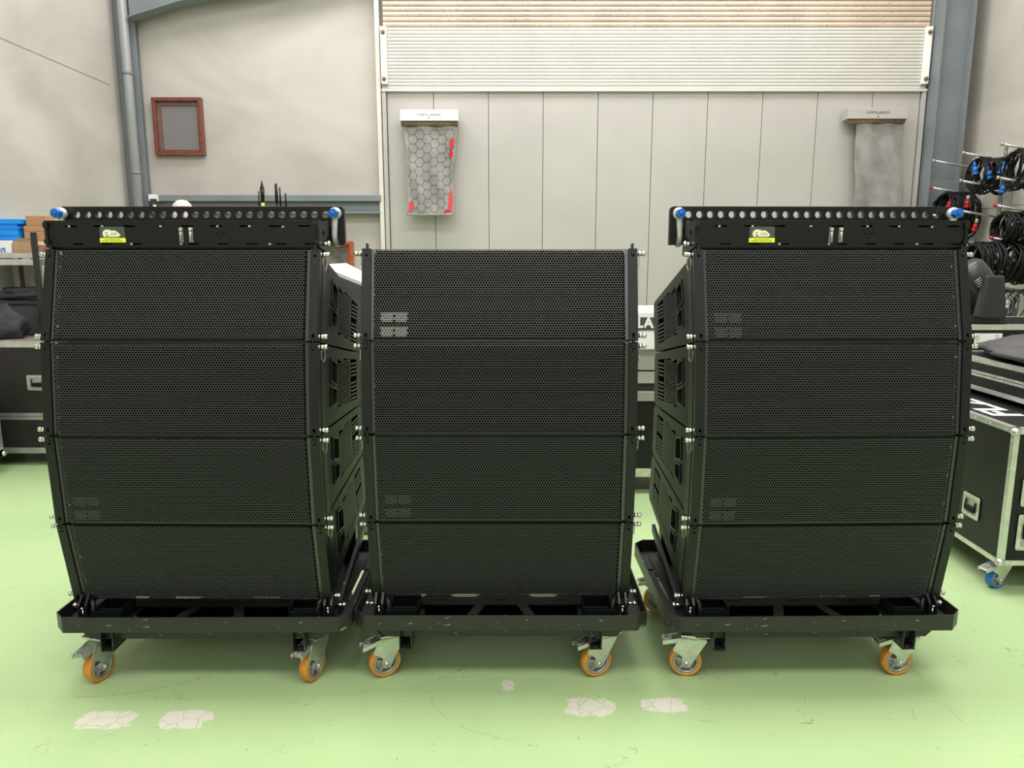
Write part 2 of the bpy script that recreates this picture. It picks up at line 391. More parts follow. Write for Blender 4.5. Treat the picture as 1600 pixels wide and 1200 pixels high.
for gx in (GX0+.035, GX1-.035):
    m = MB(); m.box(gx-.033, gx+.033, 8.35, 8.40, ZG+.05, ZS-.0); b = m.build('end_bracket', M['white'], sp, bevel=.003)
    m = MB()
    for z in (ZG+.10, ZS-.06): m.cyl((gx, 8.35, z), (gx, 8.335, z), .022, 10)
    m.build('bolt', M['tape'], b)
m = MB(); rb = .052
for k in range(int((ZC-1.2-ZS)/rb)):
    z = ZS+.01+k*rb
    m.prism([(8.42, z), (8.42, z+rb*.93), (8.402, z+rb*.86), (8.396, z+rb*.45), (8.402, z+rb*.08)], lambda u, v, w: Vector((w, u, v)), GX0+.03, GX1-.02)
m.box(GX0+.03, GX1-.02, 8.42, 8.45, ZS, ZC-1.1)
tag(m.build('roller_shutter', shutter_mat()), 'stained peach ribbed roller shutter above the white slatted panel', 'shutter')

# windows in the back wall
def window(name, px0, px1, py0, py1, w, pane, sash_in):
    a = P(px0, py0, 8.45); b = P(px1, py1, 8.45); x0, x1, z1, z0 = a.x, b.x, a.z, b.z
    m = MB(); t = .038
    m.prism([(x0, z0), (x1, z0), (x1, z1), (x0, z1)], XZ, 8.44, 8.52, [[(x0+t, z0+t), (x1-t, z0+t), (x1-t, z1-t), (x0+t, z1-t)]])
    t2 = .050
    m.prism([(x0+t, z0+t), (x1-t, z0+t), (x1-t, z1-t), (x0+t, z1-t)], XZ, 8.46, 8.5, [[(x0+t2, z0+t2), (x1-t2, z0+t2), (x1-t2, z1-t2), (x0+t2, z1-t2)]])
    fr = struct(m.build(name, w, bevel=.004))
    m = MB(); t3 = .066
    m.prism([(x0+t2+sash_in, z0+t2), (x1-t2, z0+t2), (x1-t2, z1-t2-sash_in), (x0+t2+sash_in, z1-t2-sash_in)], XZ, 8.475, 8.495,
            [[(x0+t3+sash_in, z0+t3), (x1-t3, z0+t3), (x1-t3, z1-t3-sash_in), (x0+t3+sash_in, z1-t3-sash_in)]])
    m.build('window_sash', w, fr, bevel=.003)
    m = MB(); m.box(x0+t, x1-t, 8.485, 8.492, z0+t, z1-t); m.build('window_pane', pane, fr)
window('window_1', 236, 320, 152, 243, M['wood'], M['glass'], .02)
window('window_2', 470, 554, 377, 462, M['wood2'], M['glass2'], 0)

# dock flaps on the gate
def flap(px0, px1, py0, pyh, pyr, cx0, cx1, pyb, bx0, bx1, headmat, label, hexes, shift):
    Y = 8.26
    a = P(px0, py0, Y); b = P(px1, pyh, Y)
    root = thing('dock_flap', label, 'flap', ((a.x+b.x)/2, 8.36, P(0, pyb, Y).z)); o = root.location
    mk = lambda m, n, mt, bev=0: m.build(n, mt, root, bevel=bev)
    m = MB(); m.box(a.x-o.x, b.x-o.x, Y-.05-o.y, .0, b.z-o.z, a.z-o.z); m.box(a.x-o.x-.006, b.x-o.x+.006, Y-.06-o.y, 0, b.z-o.z-.02, b.z-o.z)
    hd = m.build('header', headmat, root, bevel=.004)
    text('CORTILLANDIA', .036, 'lettering', M['ink'], hd, ((0, Y-.051-o.y, (a.z+b.z)/2-o.z-.005)))
    m = MB(); m.cyl((0, Y-.052-o.y, b.z-o.z+.004), (0, Y-.062-o.y, b.z-o.z+.004), .007, 8); m.build('screw', M['ink'], hd)
    c = P(px0, pyr, Y)
    m = MB(); zz = (b.z+c.z)/2-.005; m.cyl((a.x-o.x+.005, Y-o.y, zz-o.z), (b.x-o.x-.005, Y-o.y, zz-o.z), .032, 12)
    mk(m, 'roller', M['tape'])
    # cloth sheet with thickness and waves
    zt = c.z+.01; zb = P(0, pyb, Y).z; t0, t1 = P(cx0, pyr, Y).x, P(cx1, pyr, Y).x; b0, b1 = P(bx0, pyb, Y).x, P(bx1, pyb, Y).x
    nu, nv = 24, 36
    def S(u, v, off=0):
        sag = .012*math.sin(v*PI)*(2*abs(u-.5))**2
        x = (t0+(b0-t0)*v)*(1-u)+(t1+(b1-t1)*v)*u + sag*(1 if u < .5 else -1)*1.5 + .008*math.sin(v*9+shift)
        y = Y + .016*math.sin(u*7+v*5+shift)*v + .012*math.sin(u*13-v*7+2*shift) - .05*v*v + off
        return Vector((x-o.x, y-o.y, zt+(zb-zt)*v-o.z))
    m = MB()
    for off in (0, .012):
        vs = [S(i/nu, j/nv, off) for j in range(nv+1) for i in range(nu+1)]
        m.add(vs, [(j*(nu+1)+i, j*(nu+1)+i+1, (j+1)*(nu+1)+i+1, (j+1)*(nu+1)+i) for j in range(nv) for i in range(nu)], True)
    for u in (0, 1): m.tube([S(u, j/nv, .006) for j in range(nv+1)], .007, 6)
    m.tube([S(i/nu, 1, .006) for i in range(nu+1)], .010, 6)
    cl = mk(m, 'fabric', M['greycloth'])
    if hexes:
        m = MB(); sz = .056; W_ = t1-t0; Ht = zt-zb
        for r_ in range(13):
            for q_ in range(9):
                cx = q_*sz*1.5; cz = (r_+.5*(q_ % 2))*sz*math.sqrt(3)
                pts = []
                for k in range(7):
                    a_ = k*PI/3; u = (cx+sz*math.cos(a_))/W_; v = (cz+sz*math.sin(a_))/Ht
                    pts.append((u, v))
                for (p, q2) in zip(pts, pts[1:]):
                    if all(0.02 < w < .98 for w in (*p, *q2)): m.tube([S(*p, -.002), S(*q2, -.002)], .0016, 4)
        m.build('honeycomb_stitching', M['stitch'], cl)
        for poly in ([(.86, .17), (.96, .15), (.97, .24), (.92, .27), (.97, .33), (.93, .37), (.87, .32), (.90, .25)],
                     [(.88, .95), (.90, .80), (.97, .70), (.99, .80), (.97, .97), (.80, .985), (.85, .93)],
                     [(.02, .86), (.10, .84), (.13, .91), (.08, .96), (.03, .97)]):
            m = MB(); m.prism(poly, lambda u, v, w: S(u, v, w), -.008, -.003); m.build('red_tear', M['red'], cl)['label'] = 'red underlayer showing through a tear'
flap(626, 716, 173, 187, 197, 630, 714, 336, 638, 708, M['white'], 'grey honeycomb dock flap with red tears and white header, left of gate', True, 0)
flap(1323, 1414, 169, 184, 191, 1339, 1411, 345, 1328, 1406, M['gate'], 'plain grey dock flap hanging under grey header on right of gate', False, 1.3)

# ------------------------------------------------------------------ line array speakers
W = .99; HF = .334; D = .72; TAP = math.tan(R(4.2))
GW = W/2-.037
def grille_meshes(badge_at):
    p = .0100; rr = p/math.sqrt(3); rowh = p*.8660254
    keys = {}
    g, bdg = MB(), MB(); store = {id(g): {}, id(bdg): {}}
    def bend(z):
        e = min(z, HF-z); return .0 if e > .014 else (.014-e)**2*60
    rows = int((HF-.006)/rowh); 
    z00 = (HF-(rows-1)*rowh)/2
    for r_ in range(rows):
        z = z00+r_*rowh; offx = (r_ % 2)*p/2; n = int((2*GW-p)/p)
        for c in range(n):
            x = -GW+p*.5+offx+c*p
            inb = badge_at and -GW+.032 < x < -GW+.127 and .016 < z < .106
            if inb and (abs(z-.059) < .005 or abs(x+GW-.080) < .004): inb = False
            t = bdg if inb else g; d = store[id(t)]; ri = (.0023 if inb else .0037)
            out = []
            for k in range(6):
                a = PI/6+k*PI/3; key = (round((x+rr*math.cos(a))*20000), round((z+rr*math.sin(a))*20000))
                if key not in d:
                    d[key] = len(t.v); zz = z+rr*math.sin(a); zz = min(max(zz, 0.001), HF-.001)
                    t.v.append((x+rr*math.cos(a), bend(zz)-(.0004 if inb else 0), zz))
                out.append(d[key])
            n0 = len(t.v); rs = ((.0031, -.0002), (.0026, .0004), (.0024, .0022)) if inb else ((.0049, .0002), (.0043, .0011), (.0041, .0028))
            for ri, dy in rs:
                for k in range(6):
                    a = PI/6+k*PI/3; zz = z+ri*math.sin(a); t.v.append((x+ri*math.cos(a), bend(zz)+dy, zz))
            for k in range(6):
                k2 = (k+1) % 6
                t.f.append((out[k], out[k2], n0+k2, n0+k)); t.f.append((n0+k, n0+k2, n0+6+k2, n0+6+k)); t.f.append((n0+6+k, n0+6+k2, n0+12+k2, n0+12+k))
                t.mi += [0, 0, 0]; t.sm += [True, True, True]
    g.box(-GW-.003, -GW+.006, .0006, .003, .004, HF-.004); g.box(GW-.009, GW+.003, .0006, .003, .004, HF-.004)
    g.box(-GW, GW, .010, .013, 0.0008, .0035); g.box(-GW, GW, .010, .013, HF-.0035, HF-.0008)
    return g, bdg
def make_cabinet(badge=None):
    t = thing('line_array_speaker', '', 'speaker')
    # body: wedge
    m = MB(); b = W/2-.045
    zt = lambda y: HF-y*TAP; zb = lambda y: y*TAP
    m.prism([(.022, zb(.022)+.002), (D, zb(D)+.002), (D, zt(D)-.002), (.022, zt(.022)-.002)], YZ, -b, b)
    m.build('cabinet_body', M['foam'], t)
    g, bd = grille_meshes(badge)
    m = g; m.build('grille', M['grille'], t)
    if badge: bd.build('badge', M['badge' if badge == 'bright' else 'badge_unlit'], t)['label'] = 'small square grey badge printed on the grille'
    for s in (-1, 1):
        xo = s*W/2
        def bx(m, xa, xb, y0, y1, z0, z1): m.box(min(s*xa, s*xb), max(s*xa, s*xb), y0, y1, z0, z1)
        # front bar with notch at top and bottom
        m = MB(); x0, x1 = W/2-.033, W/2; xm = W/2-.017
        cut = .0045
        pts = [(x0, .001), (xm-cut, .001), (xm-cut, .026), (xm+cut, .026), (xm+cut, .001), (x1, .001), (x1, HF-.001), (xm+cut, HF-.001), (xm+cut, HF-.03), (xm-cut, HF-.03), (xm-cut, HF-.001), (x0, HF-.001)]
        m.prism([(s*u, v) for u, v in pts], XZ, -.006, .028)
        m.build('front_bar', M['bar'], t, bevel=.0015)
        m = MB(); bx(m, xm-.0038, xm+.0038, -.004, .02, HF-.026, HF+.018 if True else HF); bx(m, xm-.005, xm+.005, -.008, -.003, HF-.022, HF-.010)
        m.build('link_tab', M['bar'], t, bevel=.001)
        # rigging rail behind the bar, with rivets
        m = MB(); m.prism([(.052, zb(.052)+.002), (.105, zb(.105)+.002), (.105, zt(.105)-.002), (.052, zt(.052)-.002)], YZ, s*(W/2-.045), s*(W/2-.004))
        rr_ = m.build('rigging_rail', M['bar'], t, bevel=.002)
        m = MB()
        for z in (.06, .17, .28): m.cyl((s*(W/2-.046), .04, z), (s*(W/2-.030), .04, z), .004, 8)
        m.build('rivet', M['steel'], rr_)
        # moulded side panel with handle pockets
        e = .002
        def zbp(y): return zb(y)+e
        def ztp(y): return zt(y)-e
        outer = [(.112, zbp(.112)), (D-.02, zbp(D-.02)), (D, zbp(D)+.015), (D, ztp(D)-.015), (D-.02, ztp(D-.02)), (.112, ztp(.112))]
        h1 = [(.205, .185), (.285, .165), (.29, .245), (.215, .268)]
        h2 = [(.205, .09), (.28, .098), (.285, .145), (.21, .16)]
        v0 = [(.315, .07), (.40, .085), (.42, .075), (.64, .082), (.64, .256), (.42, .266), (.40, .252), (.315, .268)]
        m = MB(); m.prism(outer, YZ, s*(W/2-.045), s*(W/2-.010), [h1, h2, v0])
        pnl = m.build('side_panel', M['plastic'], t, bevel=.003)
        m = MB()
        for h in (h1, h2):
            cy = sum(p[0] for p in h)/4; cz = sum(p[1] for p in h)/4
            big = [(cy+(p[0]-cy)*1.10, cz+(p[1]-cz)*1.12) for p in h]
            m.prism(big, YZ, s*(W/2-.012), s*(W/2-.006), [[(cy+(p[0]-cy)*.97, cz+(p[1]-cz)*.97) for p in h]])
        m.build('handle_rim', M['bar'], pnl)
        m = MB(); bx(m, W/2-.042, W/2-.040, .225, .275, .205, .245)
        m.build('rating_label', M['badge'], pnl)
        m = MB(); yv = .08; z = .075
        while z < .262:
            y1 = .40 if (z < .082 or z > .25) else .315
            m.prism([(y1+.003, z), (.52, z+.002), (.52, z+.0055), (y1+.003, z+.0035)], YZ, s*(W/2-.040), s*(W/2-.012)); z += .0085
        z = .086
        while z < .25:
            if not .155 < z < .18: m.prism([(.535, z), (.635, z+.003), (.635, z+.010), (.535, z+.007)], YZ, s*(W/2-.040), s*(W/2-.010))
            z += .0165
        m.box(min(s*(W/2-.04), s*(W/2-.012)), max(s*(W/2-.04), s*(W/2-.012)), .52, .533, .08, .26)
        m.build('side_vent', M['bar'], pnl)
        # quick release pins, top and bottom, with a loop of wire
        for z in (.020, HF-.016):
            m = MB(); yp = .014; m.cyl((s*(W/2-.02), yp, z), (s*(W/2+.010), yp, z), .006, 10); m.cyl((s*(W/2+.004), yp, z), (s*(W/2+.018), yp, z), .008, 12, .008); m.cyl((s*(W/2+.018), yp, z), (s*(W/2+.025), yp, z), .007, 12, .0095)
            m.ball((s*(W/2+.026), yp, z), .0095, 12, (.7, 1, 1))
            pn = m.build('locking_pin', M['steel'], t)
            if z > .1:
                m = MB(); m.tube([(s*(W/2+.010+.004*math.sin(a)), .030+.014*math.sin(a), z-.028+.026*math.cos(a)) for a in [2*PI*k/14 for k in range(14)]], .0011, 5, closed=True)
                m.build('wire_loop', M['steel'], pn)
    return t
protos = {None: make_cabinet(None)}
protos['bright'] = make_cabinet('bright'); protos['dim'] = make_cabinet('dim'); used = set()
TILTS = {'middle': [13, 5, -2.5, -10], 'left': [14.6, 6.3, -2, -10], 'right': [14.6, 6.3, -2, -10]}
STACK = [('left', -1.182, R(-.8), 2.612), ('middle', -.044, 0, 2.640), ('right', 1.146, R(1.3), 2.616)]
badges = {('left', 2): 'dim', ('middle', 0): 'bright', ('middle', 2): 'dim', ('right', 0): 'dim', ('right', 2): 'dim'}
words = ['Topmost', 'Second from top', 'Third from top', 'Bottom']
top = {}
for nm, cx, rz, Y0 in STACK:
    z, y = .322, Y0
    for i in (3, 2, 1, 0):
        th = R(TILTS[nm][i]); kind = badges.get((nm, i)); pr = protos[kind]
        if kind in used: o = dup(pr)
        else: o = pr; used.add(kind)
        o.location = (cx-math.sin(rz)*(y-Y0), y, z); o.rotation_euler = (-th, 0, rz)
        o['label'] = '%s of four black perforated speaker cabinets in the %s stack' % (words[i], nm)
        o['group'] = 'line array speakers in the %s stack' % nm
        y += (HF+.003)*math.sin(th); z += (HF+.003)*math.cos(th)
    top[nm] = (cx, y, z, rz)

# ------------------------------------------------------------------ fly frames with spreader bars and shackles
def make_flyframe():
    t = thing('flying_frame', '', 'rigging frame')
    hw = W/2-.013; h = .094
    holes = []
    for k in range(9):
        x = -.40+k*.105
        if k in (3,): continue
        holes.append(slot(x, h-.020, .045, .0065)); holes.append(slot(x+.02, .011, .040, .0055))
    for dx in (0, .018, -.012, .009): holes.append(circ(.135+dx, .042+abs(dx)*.6-(.008 if dx == 0 else 0), .0028, 8))
    m = MB(); m.prism([(-hw, 0), (hw, 0), (hw, h), (-hw, h)], XZ, 0, .008, holes)
    m.box(-hw, hw, .03, .036, 0, h-.008); m.box(-hw, hw, .008, .15, h-.008, h); m.box(-hw, hw, .03, .15, 0, .006); m.box(-hw, hw, .100, .108, -.040, .01); m.box(-hw, hw, .012, .020, -.006, .01)
    m.build('front_plate', M['black'], t, bevel=.001)
    for s in (-1, 1):
        m = MB(); u = hw+.002
        pts = [(-.004, 0), (.10, -.02), (.16, -.03), (.16, h-.02), (.12, h), (-.004, h)]
        m.prism(pts, YZ, s*u, s*(u+.011), [circ(.05, .05, .012, 10), circ(.11, .03, .010, 10)])
        m.box(min(s*(u-.006), s*(u+.011)), max(s*(u-.006), s*(u+.011)), -.012, 0, h-.026, h-.008); m.box(min(s*(u-.006), s*(u+.011)), max(s*(u-.006), s*(u+.011)), -.012, 0, .012, .028)
        sp_ = m.build('side_plate', M['bar'], t, bevel=.001)
        m = MB(); m.cyl((s*(u+.008), .04, .012), (s*(u+.03), .04, .012), .007, 10); m.ball((s*(u+.032), .04, .012), .0118, 10, (.7, 1, 1))
        m.build('locking_pin', M['steel'], t)
    # spreader bar: one long drilled plate with drop ends
    L_ = .545; z0 = h+.006; z1 = z0+.054; r = .014
    pts = [(-L_, z0-.090), (-L_+.066, z0-.090), (-L_+.066, z0), (L_-.066, z0), (L_-.066, z0-.090), (L_-.006, z0-.090), (L_, z0-.084)]
    for k in range(5): a = PI/2*k/4; pts.append((L_-r+r*math.cos(a), z1-r+r*math.sin(a)))
    for k in range(5): a = PI/2+PI/2*k/4; pts.append((-L_+r+r*math.cos(a), z1-r+r*math.sin(a)))
    pts.append((-L_, z0-.084))
    hs = [circ((k-11.5)*.0412, z0+.024, .0130, 16) for k in range(24)] + [circ(s*(L_-.028), z0+.026, .012, 12) for s in (-1, 1)]
    m = MB(); m.prism(pts, XZ, .166, .188, hs)
    m.build('spreader_bar', M['bar'], t, bevel=.0015)
    # lugs joining bar and frame, and the two bolts in the middle
    m = MB()
    for x in (-.395, .395): m.box(x-.03, x+.03, .10, .159, h-.004, z0+.008)
    m.box(-.012, .034, .13, .159, h-.004, z0+.010); m.box(-L_+.07, L_-.07, .12, .159, z0-.012, z0+.004)
    m.build('bar_lug', M['black'], t)
    for x in (-.002, .033):
        m = MB(); m.cyl((x, -.008, .022), (x, -.008, .056), .0045, 8); m.ball((x, -.008, .060), .007, 8); m.box(x-.007, x+.007, -.004, 0, .018, .07)
        m.build('clevis_pin', M['castalu'], t)
    for k, (x, z) in enumerate([(-.30, .074), (-.09, .074), (.115, .074), (.23, .074), (.35, .072), (-.42, .074), (-.20, .0115), (-.02, .0115), (.30, .0115)]):
        m = MB(); m.box(x+.010, x+.018, -.0006, .001, z-.003, z+.003); m.build('bare_metal_chip', M['alu'], t)
    # sticker
    m = MB(); m.box(-.296, -.206, -.0016, 0, .018, .072); st = m.build('sticker', M['dgrey'], t); st['label'] = 'dark grey sticker with cream logo and yellow strip'
    m = MB(); m.box(-.2975, -.2045, -.0026, -.0014, .017, .0325); m.build('yellow_strip', M['yellow'], st)
    logo = [(-.283, .036), (-.228, .036), (-.222, .043), (-.230, .052), (-.238, .058), (-.246, .0595), (-.252, .057), (-.258, .061), (-.272, .0625), (-.282, .058), (-.286, .049)]
    m = MB(); m.prism(logo, XZ, -.0028, -.0014); m.build('logo', M['cream'], st)
    m = MB(); m.box(-.2715, -.267, -.0036, -.0027, .038, .044)
    m.box(-.275, -.2735, -.0036, -.0027, .045, .052); m.box(-.275, -.266, -.0036, -.0027, .051, .0525)
    m.box(-.283, -.226, -.0034, -.0027, .0385, .0392)
    for (x, w_) in ((-.280, .012), (-.265, .022), (-.240, .016)): m.box(x, x+w_, -.0034, -.0025, .027, .0283)
    for (x, w_) in ((-.290, .026), (-.260, .009), (-.248, .010), (-.236, .006), (-.227, .012)): m.box(x, x+w_, -.0034, -.0025, .0215, .023)
    m.build('printed_lines', M['ink'], st)
    text('GVPA', .0095, 'lettering', M['ink'], st, (-.245, -.0029, .0470), ext=.0004)
    return t
def make_shackle():
    t = thing('bow_shackle', '', 'shackle')
    # pin along y; ears either side of the bar; bow hangs down
    m = MB()
    pth = [(0, -.029, 0), (0, -.030, -.022)]
    for k in range(13):
        a = PI*k/12; pth.append((0, -math.cos(a)*.038, -.074-math.sin(a)*.040))
    pth += [(0, .030, -.022), (0, .029, 0)]
    m.tube(pth, [.013, .0115]+[.0110]*13+[.0115, .013], 12)
    for s in (-1, 1): m.lathe([(.008, s*.0185), (.022, s*.0185), (.024, s*.028), (.022, s*.038), (.008, s*.038)], lambda x, y, h: Vector((x, h, y)), 20)
    m.build('bow', M['shackle'], t)
    m = MB(); m.cyl((0, -.040, 0), (0, .046, 0), .009, 12); m.build('pin', M['shackle'], t)
    m = MB(); m.prism([(.0185*math.cos(PI/3*k+.3), .0185*math.sin(PI/3*k+.3)) for k in range(6)], XZ, -.066, -.040); m.cyl((0, -.070, 0), (0, -.066, 0), .0085, 12)
    m.build('hex_nut', M['blue'], t, bevel=.0015)['label'] = 'bright blue hexagonal nut'
    m = MB(); m.tube([(.002, .045, 0), (.016, .046, -.004), (.022, .046, -.02)], .0012, 5); m.build('split_pin', M['steel'], t)
    return t
ff = make_flyframe(); sh = make_shackle(); first = True
for nm in ('left', 'right'):
    cx, y, z, rz = top[nm]
    o = ff if first else dup(ff)
    fy, fz = y+.004, z+.004
    o.location = (cx, fy, fz); o.rotation_euler = (0, 0, rz)
    o['label'] = 'black flying frame with long drilled spreader bar on the %s speaker stack' % nm; o['group'] = 'flying frames on the outer stacks'
    for s, side in ((-1, 'left'), (1, 'right')):
        k = sh if first else dup(sh); first = False
        k.location = (cx+s*(.545-.028), fy+.176, fz+.094+.006+.026); k.rotation_euler = (0, R(3*s), rz)
        k['label'] = 'galvanised shackle with blue nut on the %s end of the %s spreader bar' % (side, nm); k['group'] = 'bow shackles on the spreader bars'

# ------------------------------------------------------------------ trolleys
def caster_part(parent, x, y, rot, wheelmat=None, tread=None, r=.0625, zt=.186, name='caster'):
    m = MB(); m.box(-.055, .055, -.045, .045, zt-.007, zt); m.lathe([(.012, zt-.022), (.036, zt-.022), (.040, zt-.012), (.036, zt-.006), (.012, zt-.006)], lambda a, b, h: Vector((a, b, h)), 20)
    c = m.build(name, M['zinc'], parent, loc=(x, y, 0), rot=(0, 0, rot))
    ox = -.030
    m = MB(); k = r/.0625
    top_ = zt-.020
    for s in (-1, 1):
        pts = [(ox-.030, top_-.002), (.042, top_+.0), (.046, top_-.010), (ox+.016, r-.012), (ox+.008, r-.018), (ox-.008, r-.018), (ox-.014, r-.008), (ox-.016, r+.026), (ox-.034, r+.040), (ox-.050, r+.046), (ox-.052, r+.054)]
        m.prism(pts, XZ, s*.024 if s > 0 else -.028, s*.028 if s > 0 else -.024)
    m.box(-.055, .044, -.028, .028, top_-.006, top_)
    m.build('fork', M['zinc'], c, bevel=.0012)
    m = MB(); m.cyl((ox, -.034, r), (ox, .034, r), .0075, 12); m.cyl((ox, -.036, r), (ox, -.028, r), .011, 6); m.build('axle_bolt', M['zinc'], c)
    m = MB(); f = lambda a, b, h: Vector((ox+a, h, r+b))
    m.lathe([(r*.78, -.018), (r*.94, -.019), (r, -.012), (r, .012), (r*.94, .019), (r*.78, .018)], f, 32)
    m.build('wheel_tread', tread or M['orange'], c)
    m = MB(); m.lathe([(r*.66, -.0185), (r*.78, -.0185), (r*.78, .0185), (r*.66, .0185)], f, 28); m.lathe([(.008, -.020), (r*.26, -.020), (r*.26, .020), (.008, .020)], f, 16)
    m.lathe([(r*.2, -.005), (r*.7, -.005), (r*.7, .005), (r*.2, .005)], f, 24)
    for q in range(5):
        a = 2*PI*q/5+.3; d = Vector((math.cos(a), 0, math.sin(a))); n = Vector((-math.sin(a), 0, math.cos(a))); cc = Vector((ox, 0, r))
        for ss in (-1, 1): m.hexa([cc+d*r*.22+n*.007+Vector((0, ss*.004, 0)), cc+d*r*.68+n*.005+Vector((0, ss*.004, 0)), cc+d*r*.68-n*.005+Vector((0, ss*.004, 0)), cc+d*r*.22-n*.007+Vector((0, ss*.004, 0)),
               cc+d*r*.22+n*.005+Vector((0, ss*.015, 0)), cc+d*r*.68+n*.004+Vector((0, ss*.015, 0)), cc+d*r*.68-n*.004+Vector((0, ss*.015, 0)), cc+d*r*.22-n*.005+Vector((0, ss*.015, 0))])
    m.build('wheel_hub', M['castalu'], c)
    m = MB()
    z = top_-.004
    m.hexa([Vector(q) for q in ((ox-.088, -.026, z-.024), (ox-.088, .026, z-.024), (ox-.012, .024, z-.002), (ox-.012, -.024, z-.002), (ox-.092, -.026, z-.018), (ox-.092, .026, z-.018), (ox-.012, .024, z+.004), (ox-.012, -.024, z+.004))])
    for yy in (-.026, .020): m.hexa([Vector(q) for q in ((ox-.092, yy, z-.030), (ox-.092, yy+.006, z-.030), (ox-.03, yy+.006, z-.018), (ox-.03, yy, z-.018), (ox-.092, yy, z-.014), (ox-.092, yy+.006, z-.014), (ox-.03, yy+.006, z+.002), (ox-.03, yy, z+.002))])
    m.box(ox-.085, ox-.055, -.012, -.004, z-.018, z-.006); m.box(ox-.085, ox-.055, .004, .012, z-.018, z-.006)
    m.build('brake_pedal', M['zinc'], c, bevel=.001)
    return c
TW, TD = .557, .76
def ring(m, hx, d0, d1, ch, t, z0, z1):
    o_ = [(-hx+ch, d0), (hx-ch, d0), (hx, d0+ch), (hx, d1-ch), (hx-ch, d1), (-hx+ch, d1), (-hx, d1-ch), (-hx, d0+ch)]
    c = ch*.85
    i_ = [(-hx+t+c, d0+t), (hx-t-c, d0+t), (hx-t, d0+t+c), (hx-t, d1-t-c), (hx-t-c, d1-t), (-hx+t+c, d1-t), (-hx+t, d1-t-c), (-hx+t, d0+t+c)]
    m.prism(o_, XY, z0, z1, [i_])
def make_trolley(rots):
    t = thing('speaker_trolley', '', 'trolley')
    m = MB(); ring(m, TW, 0, TD, .045, .006, .238, .300)
    m.build('bumper_rail', M['trolley'], t, bevel=.0012)
    m = MB(); ring(m, TW-.006, .006, TD-.006, .04, .045, .238, .243); m.build('rail_flange', M['deck'], t)
    for y0, y1 in ((.045, .085), (TD-.09, TD-.05)):
        m = MB(); m.prism([(-.475, .238), (-.475, .225), (-.44, .190), (.44, .190), (.475, .225), (.475, .238)], XZ, y0, y1)
        m.build('lower_beam', M['trolley'], t, bevel=.001)
    for x in (-.36, .36):
        for y0, y1 in ((.012, .17), (TD-.17, TD-.012)):
            m = MB(); m.prism([(x-.024, .155), (x+.024, .155), (x+.024, .236), (x-.024, .236)], XZ, y0, y1, [[(x-.020, .159), (x+.020, .159), (x+.020, .232), (x-.020, .232)]])
            m.build('fork_pocket', M['trolley'], t)
    # deck plate with slots and straps
    sl = [slot(x, .262, w_, .035) for x, w_ in ((-.35, .09), (-.15, .12), (.17, .12), (.36, .09))]+[slot(x, .53, .12, .03) for x in (-.28, -.10, .10, .28)]
    m = MB(); m.prism([(-.50, .175), (.50, .175), (.50, .66), (-.50, .66)], XY, .252, .257, sl+[slot(x, .215, .05, .008) for x in (-.25, 0, .25)])
    m.build('deck_plate', M['deck'], t)
    for x, lean in ((-.14, .06), (.14, -.06)):
        m = MB(); m.hexa([Vector(q) for q in ((x-.02-lean*0, .006, .252), (x+.02, .006, .252), (x+.02+lean, .18, .252), (x-.02+lean, .18, .252), (x-.02, .006, .258), (x+.02, .006, .258), (x+.02+lean, .18, .258), (x-.02+lean, .18, .258))])
        m.build('cross_strap', M['deck'], t)
    m = MB(); m.box(-.33, .33, .07, .18, .196, .200); m.box(-.33, .33, .176, .181, .2, .251); m.build('bottom_pan', M['foam'], t)
    for s in (-1, 1):
        m = MB(); m.prism([(s*.50, .01), (s*.548, .055), (s*.548, .24), (s*.42, .24), (s*.36, .19), (s*.30, .19), (s*.30, .01)], XY, .2435, .2495); m.build('corner_plate', M['deck'], t)
        m = MB(); m.prism([(s*.50, TD-.01), (s*.548, TD-.055), (s*.548, TD-.22), (s*.40, TD-.22), (s*.40, TD-.01)], XY, .2435, .2495); m.build('corner_plate', M['deck'], t)
        # open support box under the array foot
        m = MB(); x0, x1 = sorted((s*.315, s*.425))
        m.box(x0, x1, .055, .060, .25, .296); m.box(x0, x1, .155, .160, .25, .31); m.box(x0, x0+.005, .055, .16, .25, .305); m.box(x1-.005, x1, .055, .16, .25, .305)
        m.box(x0+.01, x1-.01, .075, .083, .288, .296); m.box(x0, x1, .055, .16, .25, .254)
        m.build('support_box', M['bar'], t, bevel=.001)
        # corner clamp
        m = MB()
        for xx in (s*.452, s*.478): 
            m.prism([(.05, .25), (.09, .25), (.095, .30), (.13, .33), (.13, .352), (.085, .352), (.055, .32)], YZ, xx-.004, xx+.004)
        m.cyl((s*.445, .11, .338), (s*.486, .11, .338), .010, 12); m.cyl((s*.445, .075, .27), (s*.486, .075, .27), .008, 10)
        m.tube([(s*.44, .06, .25), (s*.425, .06, .29), (s*.43, .07, .325), (s*.445, .09, .335)], .009, 8)
        cl = m.build('corner_clamp', M['bar'], t)
        m = MB(); m.cyl((s*.465, .058, .25), (s*.465, .058, .305), .0035, 8); m.ball((s*.465, .055, .308), .006, 8); m.build('clamp_bolt', M['steel'], cl); m = MB()
        m.cyl((s*.486, .10, .30), (s*.515, .10, .30), .006, 10); m.ball((s*.517, .10, .30), .0105, 10)
        m.build('clamp_pin', M['steel'], cl)
        # rear post and arm
        m = MB(); m.box(min(s*.40, s*.46), max(s*.40, s*.46), .60, .65, .25, .43); m.box(min(s*.40, s*.46), max(s*.40, s*.46), .585, .68, .25, .262)
        m.build('rear_post', M['bar'], t, bevel=.002)
        m = MB(); xa, xb = sorted((s*.485, s*.50))
        m.hexa([Vector(q) for q in ((xa, .13, .262), (xb, .13, .262), (xb, .62, .395), (xa, .62, .395), (xa, .13, .300), (xb, .13, .300), (xb, .62, .430), (xa, .62, .430))])
